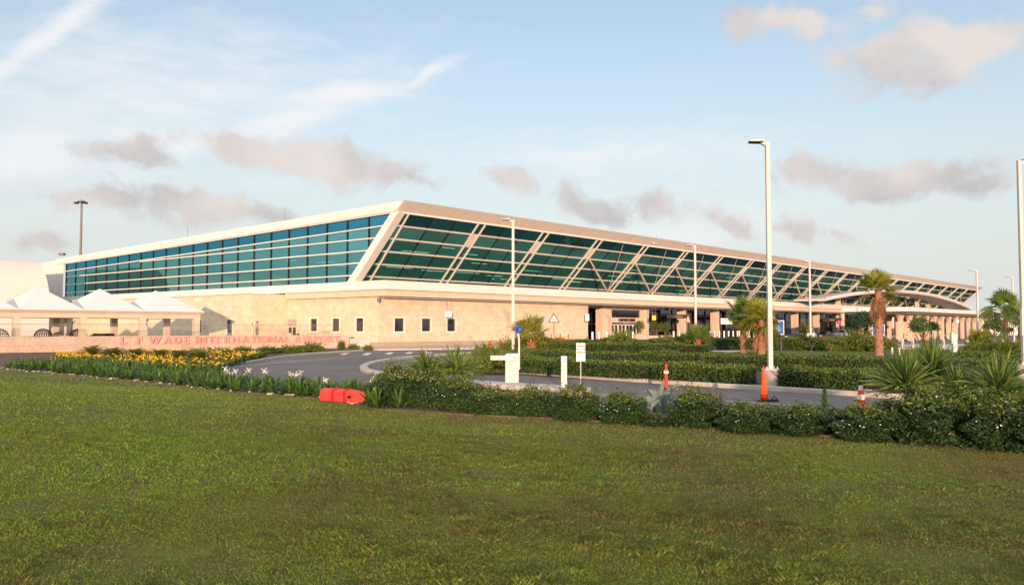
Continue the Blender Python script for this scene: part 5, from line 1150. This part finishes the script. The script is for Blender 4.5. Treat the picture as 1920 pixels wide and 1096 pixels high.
agleaf([(.02, 0, .1), (.10, -.05, .3), (.18, -.08, .48), (.27, -.1, .60), (.38, -.1, .66), (.52, -.12, .67)], [.07, .09, .08, .055, .035, .006])
agleaf([(-.02, -.02, .1), (-.05, -.06, .3), (-.12, -.08, .46), (-.22, -.1, .50), (-.16, -.12, .42)], [.08, .11, .10, .07, .01])
agleaf([(-.05, -.05, .0), (-.12, -.1, .18), (-.22, -.12, .32), (-.33, -.12, .34), (-.40, -.14, .22), (-.40, -.15, .1)], [.07, .09, .09, .07, .05, .006])
agleaf([(.0, -.06, .0), (-.05, -.16, .15), (-.10, -.2, .28), (-.18, -.24, .25), (-.22, -.26, .1)], [.08, .10, .09, .06, .01])
agleaf([(.05, .0, .0), (.15, -.1, .18), (.24, -.12, .3), (.33, -.16, .28), (.38, -.18, .16)], [.08, .09, .07, .04, .006])
agleaf([(0, .05, .05), (-.06, .1, .3), (-.16, .12, .5), (-.3, .12, .52)], [.07, .08, .06, .01])
# small blue succulents
for px, py, lab in ((1348, 798, 'small blue green agave left of the cone bush'), (1530, 800, 'small grey green agave between the two right bushes')):
    x, y = gp(px, py); o = thing('small_agave', lab, 'plant', (x, y, .05)); Q = []
    for i in range(16):
        th = 6.283 * i / 16 + random.uniform(-.2, .2); e = random.uniform(.3, 1.2); d = np.array([math.cos(th) * math.cos(e), math.sin(th) * math.cos(e), math.sin(e)]); sd = np.array([-math.sin(th), math.cos(th), 0]) * .03
        b = np.zeros(3); m_ = d * .25; t_ = d * .48; Q.append([b - sd * .6, b + sd * .6, m_ + sd, m_ - sd]); Q.append([m_ - sd, m_ + sd, t_ + sd * .05, t_ - sd * .05])
    quads_mesh('leaves', np.array(Q) + np.array([0, 0, .12]), M['agave'], None, o)
x, y = gp(1547, 800); o = thing('young_conifer', 'small upright feathery green plant beside the small agave', 'plant', (x, y, .05))
pp = np.stack([RNG.normal(0, .06, 1500), RNG.normal(0, .06, 1500), RNG.uniform(0, 1, 1500)], 1); pp[:, :2] *= (1.3 - pp[:, 2:3]); pp[:, 2] *= .8; quads_mesh('foliage', leaf_quads(pp, np.tile([0, 0, .2], (1500, 1)), .07, .012), M['lily'], None, o)
# --- weedy sprigs in the dark left bush
x, y = gp(765, 752); o = thing('thin_weed', 'thin leafy weed rising above the left end bush', 'plant', (x, y, .5)); mb = MB(); pts_ = []
for k_ in range(5):
    a = random.uniform(0, 6.28); q = [(math.cos(a) * .04 * j, math.sin(a) * .04 * j, .16 * j) for j in range(6)]; mb.tube(q, .006, 5); pts_ += [(*np.array(p) + RNG.normal(0, .03, 3),) for p in q[2:] for _ in range(5)]
mb.build('stems', M['tree_bark'], o); pts_ = np.array(pts_); quads_mesh('leaves', leaf_quads(pts_, np.tile([0, 0, .5], (len(pts_), 1)), .06, .03), M['shrub_tip'], None, o)

# --- hedges
def hedge(name, label, pts, wd, z0, h, dens, lf, mats, tip=.25, lump=.08):
    pts = [Vector(p) for p in pts]; o = thing(name, label, 'hedge', (pts[0].x, pts[0].y, 0)); Ls = [(b - a).length for a, b in zip(pts, pts[1:])]; Lt = sum(Ls); P = []; D = []
    n = int(dens * Lt * (wd + 2 * h)); u = RNG.uniform(0, Lt, n); side = RNG.uniform(0, wd + 2 * h, n); dep = RNG.exponential(.05, n)
    cum_ = np.concatenate([[0], np.cumsum(Ls)]); seg = np.clip(np.searchsorted(cum_, u) - 1, 0, len(Ls) - 1)
    A_ = np.array([[p.x, p.y] for p in pts]); d = (A_[1:] - A_[:-1]) / np.array(Ls)[:, None]; q = A_[seg] + d[seg] * (u - cum_[seg])[:, None]; nn = np.stack([-d[seg][:, 1], d[seg][:, 0]], 1)
    wob = lump * (np.sin(u * 2.1 + 1) + np.sin(u * 4.7) * .6 + np.sin(u * .8) * .8)
    off = np.where(side < h, wd / 2, np.where(side > h + wd, -wd / 2, wd / 2 - (side - h))); z = np.where(side < h, side, np.where(side > h + wd, side - h - wd, h))
    z = z * (1 + wob * .9) + np.where(z >= h - .01, RNG.normal(0, .03, n), 0); rnd = np.clip((z / h - .75) / .25, 0, 1); off = off * (1 + wob) * (1 - .18 * rnd ** 2)
    nx = np.where(side < h, 1, np.where(side > h + wd, -1, 0)); off = off - nx * dep + RNG.normal(0, .03, n); z = np.where(nx == 0, z - dep, z)
    X = q + nn * off[:, None]; Pz = np.stack([X[:, 0] - pts[0].x, X[:, 1] - pts[0].y, z + z0], 1); Dn = np.stack([nn[:, 0] * nx, nn[:, 1] * nx, np.where(nx == 0, 1., .35)], 1)
    for (ep, ed_, sg) in ((pts[0], d[0], -1), (pts[-1], d[-1], 1)):
        m_ = int(dens * wd * h); oo_ = RNG.uniform(-wd / 2, wd / 2, m_) * .95; zz_ = RNG.uniform(0, h, m_); ee = sg * (RNG.uniform(-.1, .12, m_))
        nv = np.array([-ed_[1], ed_[0]]); Pe = np.stack([ep.x - pts[0].x + nv[0] * oo_ + ed_[0] * ee, ep.y - pts[0].y + nv[1] * oo_ + ed_[1] * ee, zz_ + z0], 1)
        Pz = np.concatenate([Pz, Pe]); Dn = np.concatenate([Dn, np.tile([ed_[0] * sg, ed_[1] * sg, .3], (m_, 1))]); z = np.concatenate([z, zz_])
    n = len(Pz); mi = ((RNG.uniform(0, 1, n) < tip) & (z > h * .88)).astype(int)  # pale leaves on top, dark fronts: sun and shade put into leaf colour
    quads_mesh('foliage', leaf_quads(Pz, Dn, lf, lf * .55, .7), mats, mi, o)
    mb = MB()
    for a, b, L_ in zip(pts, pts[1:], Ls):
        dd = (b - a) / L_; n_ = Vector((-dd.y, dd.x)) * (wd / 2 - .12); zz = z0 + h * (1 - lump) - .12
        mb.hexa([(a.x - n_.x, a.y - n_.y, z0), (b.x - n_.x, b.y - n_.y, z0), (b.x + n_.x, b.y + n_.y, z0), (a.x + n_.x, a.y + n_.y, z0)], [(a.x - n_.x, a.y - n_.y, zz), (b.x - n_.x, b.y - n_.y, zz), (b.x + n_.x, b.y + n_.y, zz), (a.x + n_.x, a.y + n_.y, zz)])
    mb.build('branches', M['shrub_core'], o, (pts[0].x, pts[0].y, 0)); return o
HM = [M['hedge'], M['shrub_tip']]
def gz(px, Y): return (xat(px, Y), Y)
hedge('clipped_hedge', 'nearest clipped hedge along the kerb, left of the tall lamp post', [gz(985, 38.6), gz(1100, 35.6), gz(1250, 32.3), gz(1402, 30.0)], 1.3, .12, .66, 700, .095, HM, .5)
hedge('clipped_hedge', 'nearest clipped hedge along the kerb, right of the tall lamp post', [gz(1468, 29.2), gz(1560, 28.2), gz(1632, 27.2)], 1.3, .12, .64, 700, .095, HM, .5)
hedge('clipped_hedge', 'second clipped hedge row, the long one in front of the palms', [gz(975, 47.5), gz(1100, 44.5), gz(1300, 40.8), gz(1480, 38.2), gz(1650, 36.2), gz(1930, 33.5)], 1.5, .12, .78, 700, .09, HM, .4)
hedge('clipped_hedge', 'third clipped hedge row ending left of the small fan palm', [gz(1000, 64.5), gz(1150, 60), gz(1322, 56.5)], 1.7, .12, .95, 420, .11, HM, .5)
hedge('clipped_hedge', 'far clipped hedge behind the two orange trunked palms', [gz(1318, 74), gz(1420, 75), gz(1600, 76)], 1.8, .12, 1.1, 300, .12, HM, .5)
hedge('clipped_hedge', 'low far hedge under the entrance bollards', [gz(1000, 80), gz(1180, 86), gz(1400, 90), gz(1470, 92)], 1.6, .12, .85, 260, .13, HM, .5)
hedge('clipped_hedge', 'far right hedge behind the spiky plants', [gz(1700, 44), gz(1800, 43), gz(1900, 41)], 1.6, .12, .75, 420, .1, HM, .4)
# loose hedge at the nose of the median
HP = [M['hedge_pale'], M['shrub_tip'], M['white_petal']]
lp = None
LB = [(895, 692, 1.3, .75, 'yellow green spreading bush at the left nose of the median'), (930, 696, 1.4, .85, 'yellow green spreading bush behind the barrier cabinet'), (965, 690, 1.4, 1.0, 'pale spreading bush touching the first hedge'), (912, 680, 1.5, 1.05, 'pale spreading bush behind the median nose'),
      (955, 672, 1.6, 1.2, 'mid green bush under the second lamp post'), (1040, 663, 1.8, 1.2, 'mid green bush at the foot of the small palm'), (985, 664, 1.9, 1.35, 'dark green bush left of the small palm'), (1165, 652, 2.0, 1.7, 'light bush in front of the departures entrance'), (1285, 650, 2.2, 1.3, 'light bush left of the small fan palm'), (1250, 650, 2.0, 1.2, 'light bush below the long hanging sign')]
for px, py, wd, h, lab in LB:
    x, y = gp(px, py, .12); scl = (wd, wd * .85, h)
    if lp is None: lp = thing('loose_bush', lab, 'bush', (x, y, .1), 0, 'loose bushes in the median'); bush_mesh(lp, .75, .7, 1.0, 5200, .085, HP, 0, .4, .5, 22); lp.scale = scl
    else: copy_tree(lp, (x, y, .1), random.uniform(0, 6), scl, lab)
# shrub mass before the cars
for i, (px, Y, wd, h, lab) in enumerate([(1462, 78, 2.2, 1.15, 'light shrub under the near blue sign'), (1500, 77, 2.2, 1.2, 'light shrub in front of the dark SUV'), (1532, 74, 2.3, 1.15, 'light shrub in front of the white van'), (1560, 72, 2.3, 1.15, 'light shrub in front of the dark saloon'), (1590, 73, 2.4, 1.25, 'light shrub in front of the silver pickup'), (1612, 72, 2.4, 1.7, 'light shrub left of the tall palm trunk'), (1658, 76, 1.6, 1.0, 'small round shrub right of the tall palm trunk'),
        (1830, 58, 1.8, 1.0, 'ferny low shrub right of the white pillar'), (1862, 57, 1.9, 1.1, 'ferny low shrub below the small right palm'), (1895, 56, 1.9, 1.15, 'ferny low shrub at the foot of the dark palm'), (1720, 57, 1.5, .6, 'low lone shrub on the median lawn')]):
    copy_tree(lp, (xat(px, Y), Y, .1), random.uniform(0, 6), (wd, wd * .8, h), lab)
# plants by the wall corner
for px, py, wd, h, lab in ((585, 660, 1.6, .8, 'green bush below the airport name at its right end'), (545, 662, 1.9, .62, 'bright green bush below the word AIRPORT'), (500, 664, 2.0, .62, 'green bush below the right part of INTERNATIONAL'), (455, 665, 2.0, .62, 'green bush below the middle of INTERNATIONAL'), (410, 668, 2.0, .62, 'dark green bush below the left of INTERNATIONAL'), (375, 670, 1.8, .62, 'dark green bush behind the largest cycad'),
        (640, 657, .9, .9, 'small green clump near the wall corner, the left one'), (662, 656.5, .8, .6, 'small green clump near the wall corner, the middle one'), (690, 656.5, .7, .5, 'small green clump near the wall corner, the right one')):
    x, y = gp(px, py); copy_tree(lp, (x, y, .02), random.uniform(0, 6), (wd, wd * .6, h), lab)

# --- round trees
def tree(px, Y, h, rx, label, mt, z=.12, trunk=.35, n=5200, lf=.16, name='leafy_tree'):
    o = thing(name, label, 'tree', (xat(px, Y), Y, z)); mb = MB(); zc = h * trunk
    mb.tube([(0, 0, 0), (.05, 0, zc * .6), (0, 0, zc), (.05, 0, h * .6)], [.13, .1, .09, .04], 8)
    for k_ in range(7): a = 6.28 * k_ / 7; mb.tube([(0, 0, zc * .8), (math.cos(a) * rx * .35, math.sin(a) * rx * .35, h * .5), (math.cos(a) * rx * .7, math.sin(a) * rx * .7, h * .68)], [.05, .035, .015], 6)
    mb.build('trunk', M['tree_bark'], o); Q = []
    for k_ in range(16):
        a = random.uniform(0, 6.28); e = random.uniform(-.5, 1.3); rr = rx * random.uniform(.35, .72); c = np.array([math.cos(a) * math.cos(e) * rr, math.sin(a) * math.cos(e) * rr, h * .62 + math.sin(e) * h * .24]); m_ = n // 16
        P_, D_ = ell_pts(m_, rx * .36, rx * .36, h * .16, 0, .3); Q.append(leaf_quads(P_ + c, D_, lf, lf * .5))
    quads_mesh('crown', np.concatenate(Q), M[mt], None, o); return o
tree(1730, 84, 3.3, 1.75, 'round leafy young tree on the plaza right of the tall palm', 'tree_leaf')
tree(1862, 92, 3.2, 1.7, 'leafy young tree left of the dark right palm', 'tree_leaf')
tree(1612, 78, 3.6, 2.0, 'dense dark round tree left of the tall palm', 'tree_dark', trunk=.15, n=8000)
tree(1506, 76, 2.7, .7, 'thin young sapling in front of the white van', 'palm_yel', n=900, trunk=.5)
for px, s_, t_, lab in ((1200, 0, -1.5, 'small tree in the tapered pale pot right of the doors'), (1231, 0, 2.0, 'left small tree behind the long planter'), (1246, 0, 2.0, 'right small tree behind the long planter')):
    s = s_at(px, t_); q = P2(s, t_); tree(px, q[1], 3.2 - (.2 if t_ > 0 else 0), 1.1, lab, 'tree_leaf', n=1400, trunk=.55)
s = s_at(1200, -1.5); q = P2(s, -1.5); o = thing('tapered_planter', 'pale tapered square plant pot right of the departures doors', 'planter', (q[0], q[1], .13), RZU); mb = MB(); mb.hexa([(-.45, -.45, 0), (.45, -.45, 0), (.45, .45, 0), (-.45, .45, 0)], [(-.75, -.75, 1.15), (.75, -.75, 1.15), (.75, .75, 1.15), (-.75, .75, 1.15)]); mb.build('pot', M['beige'], o); mb = MB(); mb.box((0, 0, 1.16), (1.3, 1.3, .04)); mb.build('soil', M['soil'], o)
s = s_at(1235, 1.5); q = P2(s, 1.5); o = thing('long_planter', 'long low pale planter wall beside the entrance', 'planter', (q[0], q[1], .13), RZU); mb = MB(); mb.box((0, 0, .4), (6.5, 1.0, .8)); mb.build('trough', M['beige'], o); mb = MB(); mb.box((0, 0, .81), (6.2, .8, .04)); mb.build('soil', M['soil'], o)
# bare sapling stakes
for px, py, lab in ((1612 - 92, 662, 'bare forked sapling leaning beside the lamp post foot'), (1556, 664, 'thin bare twig sapling in the median lawn')):
    x, y = gp(px, py, .12); o = thing('bare_sapling', lab, 'sapling', (x, y, .12)); mb = MB(); mb.tube([(0, 0, 0), (.1, 0, .5), (.35, 0, .8)], [.04, .03, .015], 6); mb.tube([(.1, 0, .5), (-.15, 0, .9), (-.1, 0, 1.05)], [.03, .02, .01], 6); mb.build('trunk', M['tree_bark'], o)
# stakes of young trees
for px, py, lab in ((1735, 653, 'orange painted stake under the young plaza tree'), (1857, 656, 'pale orange stake under the tree by the dark palm')):
    x, y = gp(px, py, .13); o = thing('tree_stake', lab, 'stake', (x, y, .13)); mb = MB(); mb.beam((0, 0, 0), (-.1, 0, 1.0), .12, .12); mb.beam((.3, 0, 0), (.3, 0, .95), .1, .1); mb.build('stake', M['boots'], o)

# --- palms
def fan_leaf(Q, hub, az_, el_, pet, r, droop=.35, seg=22, curl=.5):
    d = np.array([math.cos(az_) * math.cos(el_), math.sin(az_) * math.cos(el_), math.sin(el_)]); sd = np.array([-math.sin(az_), math.cos(az_), 0]); up = np.cross(sd, d) * -1
    c = hub + d * pet - np.array([0, 0, droop * pet * .3]); w_ = .018
    Q.append([hub - sd * w_, hub + sd * w_, c + sd * w_, c - sd * w_]); tilt = random.uniform(-.5, .5); sd2 = sd * math.cos(tilt) + up * math.sin(tilt)
    for k_ in range(seg):
        a = R(-125 + 250 * (k_ + .5) / seg) + random.uniform(-.03, .03); v = d * math.cos(a) + sd2 * math.sin(a); l = r * (.62 + .38 * math.cos(a * .6)) * random.uniform(.9, 1.05)
        sv = -d * math.sin(a) + sd2 * math.cos(a); w1 = l * .055; m_ = c + v * l * .55; m_ = m_ - np.array([0, 0, curl * l * .10]); t_ = c + v * l - np.array([0, 0, curl * l * .5]); b0 = c + v * .02
        Q.append([b0 - sv * .01, b0 + sv * .01, m_ + sv * w1, m_ - sv * w1]); Q.append([m_ - sv * w1, m_ + sv * w1, t_ + sv * w1 * .12, t_ - sv * w1 * .12])
def palm(px, Y, trunk_h, label, r_tr, leaves, pet, r, mt='palm', skirt=0, bark='bark', z=.1, elmin=-.4, boots=0, lean=0, elmax=1.45, curl=.35):
    o = thing('fan_palm', label, 'palm', (xat(px, Y), Y, z)); mb = MB(); K = 26; pts = [(lean * (k_ / K) ** 2, 0, trunk_h * k_ / K) for k_ in range(K + 1)]
    mb.tube(pts, [r_tr * (1.25 if k_ == 0 else 1) * (1 - .25 * k_ / K) * (1 + .07 * ((k_ * 7) % 3 - 1)) for k_ in range(K + 1)], 12); mb.build('trunk', M[bark], o)
    hub = np.array([lean, 0, trunk_h]); Q = []
    for i in range(leaves):
        e = elmin + (elmax - elmin) * ((i + .5) / leaves) ** .8; fan_leaf(Q, hub + np.array([0, 0, random.uniform(-.15, .1)]), i * 2.4 + random.uniform(-.5, .5), e + random.uniform(-.15, .15), pet * random.uniform(.5, 1.2), r * random.uniform(.8, 1.15), curl=curl + .5 * max(0, 1 - e))
    quads_mesh('crown', np.array(Q), M[mt], None, o)
    if skirt:
        Q = []
        for i in range(skirt): fan_leaf(Q, hub + np.array([0, 0, random.uniform(-1.1, -.1)]), random.uniform(0, 6.28), random.uniform(-1.5, -1.15), pet * random.uniform(.3, .9), r * .7, curl=.6, seg=12)
        quads_mesh('dead_fronds', np.array(Q), M['thatch'], None, o)
    if boots:
        mb = MB()
        for k_ in range(boots):
            a = k_ * 2.4; zz = trunk_h * (.1 + .88 * k_ / boots); c_, s_ = math.cos(a), math.sin(a); mb.tube([(c_ * r_tr * .7 + lean * (zz / trunk_h) ** 2, s_ * r_tr * .7, zz), (c_ * r_tr * 1.25 + lean * (zz / trunk_h) ** 2, s_ * r_tr * 1.25, zz + .14), (c_ * r_tr * 1.5 + lean * (zz / trunk_h) ** 2, s_ * r_tr * 1.5, zz + .24)], [.06, .045, .02], 5)
        mb.build('trunk_boots', M['boots'], o)
    return o
palm(1647, 60, 4.95, 'tallest fan palm with a thick skirt of dead brown fronds', .30, 22, 1.0, 1.0, 'palm_yel', skirt=60, boots=20, elmin=-.3, elmax=1.6, curl=.15)
palm(1393, 66, 3.1, 'left orange trunked palm with a green crown', .27, 24, .95, 1.25, 'palm', boots=14, elmin=-.75)
palm(1427, 63, 2.75, 'right orange trunked palm with yellow green fronds', .30, 24, .95, 1.25, 'palm_yel', skirt=8, boots=22, elmin=-.7)
palm(1885, 78, 4.1, 'tall dark trunked fan palm near the right edge', .26, 18, 1.2, 1.5, 'palm', bark='bark_dark', boots=16, elmin=-.8)
palm(1912, 70, 2.9, 'partly hidden palm with drooping fronds at the right edge', .22, 14, 1.0, 1.3, 'palm', bark='bark_dark', elmin=-.8)
palm(996, 51, 1.55, 'short fan palm in front of the stone wall', .22, 14, .95, 1.15, 'palm_yel', boots=26, elmin=-.15, lean=.05)
palm(1307, 66, 1.05, 'short V shaped fan palm with orange base before the entrance', .22, 12, .95, 1.2, 'palm', boots=24, elmin=.35, z=.1)
palm(1838, 70, .75, 'small bright fan palm left of the dark right palm', .16, 16, .7, 1.0, 'palm_yel', boots=16, elmin=.0)

# --- strap leaved lilies along the lawn edge
def lily_proto():
    o = thing('lily_clump', 'clump of broad strap leaved lilies along the lawn edge', 'plant', (0, 0, 0), 0, 'lily clumps edging the lawn'); Q = []
    for i in range(34):
        th = random.uniform(0, 6.283); e = random.uniform(.4, 1.4); l = random.uniform(.45, .75); w_ = random.uniform(.03, .045); d = np.array([math.cos(th) * math.cos(e), math.sin(th) * math.cos(e), math.sin(e)]); sd = np.array([-math.sin(th), math.cos(th), 0]); p = []
        for u in (0, .35, .7, 1): q = d * l * u + np.array([math.cos(th) * .03, math.sin(th) * .03, 0]); q[2] -= .5 * l * u ** 2 * (1.75 - e); p.append(q)
        ws = [w_ * .6, w_, w_ * .8, .004]
        for k_ in range(3): Q.append([p[k_] - sd * ws[k_], p[k_] + sd * ws[k_], p[k_ + 1] + sd * ws[k_ + 1], p[k_ + 1] - sd * ws[k_ + 1]])
    quads_mesh('leaves', np.array(Q), M['lily'], None, o); return o
LP = [lily_proto() for _ in range(4)]; first = [True] * 4
spots = []
le = resample(EDGE[2:9], .55)
for i, (x, y) in enumerate(le):
    a = le[max(0, i - 1)]; b = le[min(len(le) - 1, i + 1)]; d = Vector((b[0] - a[0], b[1] - a[1])).normalized(); n_ = Vector((-d.y, d.x)); rows = (.35, .8, 1.3) if y < 31 else ((.45, 1.2, 2.0) if y < 36 else (.5, 1.4, 2.4, 3.3))
    if n_.y < 0: n_ = -n_
    for r_ in rows: spots.append((x + n_.x * (r_ + random.uniform(-.15, .15)) + random.uniform(-.15, .15), y + n_.y * r_ + random.uniform(-.15, .15)))
for i, (x, y) in enumerate(spots):
    k_ = random.randrange(4); sc_ = random.uniform(.9, 1.25)
    if first[k_]: o = LP[k_]; first[k_] = False; o.location = (x, y, .04); o.scale = (sc_,) * 3
    else: copy_tree(LP[k_], (x, y, .04), random.uniform(0, 6.28), sc_)
# white spider lilies
sf = None; nf = 0; LF = [(426, 691), (441, 696), (466, 694), (499, 695), (546, 700), (556, 703), (563, 699), (610, 713), (702, 706)]
for px, py in LF:
    Y = {426: 30.5, 466: 29.5, 499: 29, 546: 28, 556: 27.5, 563: 27.5, 610: 26, 702: 24, 441: 30}[px]; z = EYE - (py - HZ) / F * Y; x = xat(px, Y)
    if sf is None:
        sf = thing('white_lily_flower', 'first white spidery lily flower from the left above the strap leaves', 'flower', (x, Y, z), 0, 'white lily flowers'); mb = MB(); mb.tube([(0, 0, -.75), (0, 0, 0)], .01, 6); mb.build('stalk', M['lily'], sf); c = RNG.normal(0, .05, (26, 3)); quads_mesh('petals', leaf_quads(c, np.tile([0, -1., .4], (26, 1)), .11, .03), M['white_petal'], None, sf)
    else: copy_tree(sf, (x, Y, z), random.uniform(0, 6), None, ORD[nf] + ' white spidery lily flower from the left above the strap leaves')
    nf += 1
# cycads
def cycad(px, py, sz, label):
    x, y = gp(px, py); o = thing('cycad', label, 'plant', (x, y, .03), 0, 'cycads in the flower bed'); Q = []
    for i in range(34):
        th = i * 2.4; e = .15 + 1.1 * (i / 34) ** .9; l = sz * random.uniform(.85, 1.1); sd = np.array([-math.sin(th), math.cos(th), 0]); pp = []
        for u in np.linspace(0, 1, 15): r_ = l * (math.cos(e) * u + .1 * u * u); zz = .25 + l * (math.sin(e) * u - .55 * u * u * math.cos(e * .6)); pp.append(np.array([math.cos(th) * r_, math.sin(th) * r_, max(.04, zz)]))
        for k_ in range(1, 14):
            u = k_ / 14; lw = sz * .20 * math.sin(math.pi * min(.97, u * .85 + .12)); d = pp[k_ + 1] - pp[k_]; dn = d / np.linalg.norm(d)
            for sgn in (-1, 1):
                for o_ in (0, .5): b0 = pp[k_] + d * o_; t_ = b0 + sd * sgn * lw + dn * lw * .5 + np.array([0, 0, lw * .25]); Q.append([b0 - dn * .012 * sz, b0 + dn * .012 * sz, t_ + dn * .004, t_ - dn * .004])
    quads_mesh('fronds', np.array(Q), M['cycad'], None, o); mb = MB(); mb.tube([(0, 0, 0), (0, 0, .3)], [.18, .14], 8); mb.build('stem', M['bark_dark'], o)
for i, (px, py, sz, lab) in enumerate([(172, 676, 1.35, 'leftmost cycad at the near end of the flower bed'), (212, 678, 1.25, 'second cycad from the left below the letter L'), (255, 679, 1.2, 'cycad below the letter F among yellow flowers'), (300, 680, 1.15, 'cycad below the word WADE'), (338, 682, 1.15, 'cycad just left of the largest one'), (371, 688, 1.35, 'largest cycad in front of the flower bed'), (425, 676, .9, 'small cycad behind the largest one')]): cycad(px, py, sz, lab)
# yellow daylily bed
def daylily():
    poly = [gp(95, 684), gp(230, 695), gp(330, 700), gp(415, 703), gp(428, 690), gp(480, 676), gp(500, 669), gp(420, 667), gp(300, 667), gp(200, 667), gp(110, 673)]
    n = 90000; X = RNG.uniform(-48, -10, n); Y = RNG.uniform(30, 80, n); ok = poly_in(poly, X, Y); X, Y = X[ok], Y[ok]; n = len(X); Q = []
    th = RNG.uniform(0, 6.28, n); h = RNG.uniform(.25, .5, n); ph = RNG.uniform(0, 6.28, n); b = np.stack([X, Y, np.full(n, .03)], 1); sd = np.stack([np.cos(th), np.sin(th), 0 * X], 1) * .02
    mid = b + np.stack([np.cos(ph) * h * .25, np.sin(ph) * h * .25, h * .75], 1); tip = b + np.stack([np.cos(ph) * h * .7, np.sin(ph) * h * .7, h], 1); A_ = np.stack([b - sd, b + sd, mid + sd, tip], 1)
    m_ = 1500; idx = RNG.integers(0, n, m_ * 3); dens = np.sin(X[idx] * .9) * np.sin(Y[idx] * .6 + X[idx] * .3) > -.25; idx = idx[dens][:m_]; c = np.stack([X[idx], Y[idx], RNG.uniform(.35, .6, len(idx))], 1)
    F_ = [leaf_quads(c + RNG.normal(0, .015, c.shape), np.tile([0, -.5, .6], (len(c), 1)), .13, .05, .6) for _ in range(4)]; st = np.stack([c - [.006, 0, .4], c + [.006, 0, -.4], c + [.004, 0, 0], c - [.004, 0, 0]], 1)
    P = np.concatenate([A_, st] + F_); mi = np.concatenate([np.zeros(len(A_) + len(st)), np.ones(sum(len(f) for f in F_))])
    return quads_mesh('daylilies', P, [M['daylily'], M['yellow_petal']], mi)
tag(daylily(), 'mass of yellow daylilies flowering between the cycads and the lawn lilies', 'flowers', kind='stuff')
# pale stones along the bed edge
st_ = MB()
for i in range(520):
    u = random.randrange(len(ED)); x, y = ED[u]
    if not (EDGE[1][0] < x < -4.2 and y > 13): continue
    x += random.gauss(0, .16); y += random.gauss(.25, .2); r_ = random.uniform(.02, .055); st_.box((x, y, .055), (r_ * 2, r_ * 1.6, r_), random.uniform(0, 3))
so_ = st_.build('gravel', plain('pale_stones', (.5, .46, .42), .9)); tag(so_, 'pale loose stones scattered along the edge of the planting bed', 'gravel', kind='stuff')
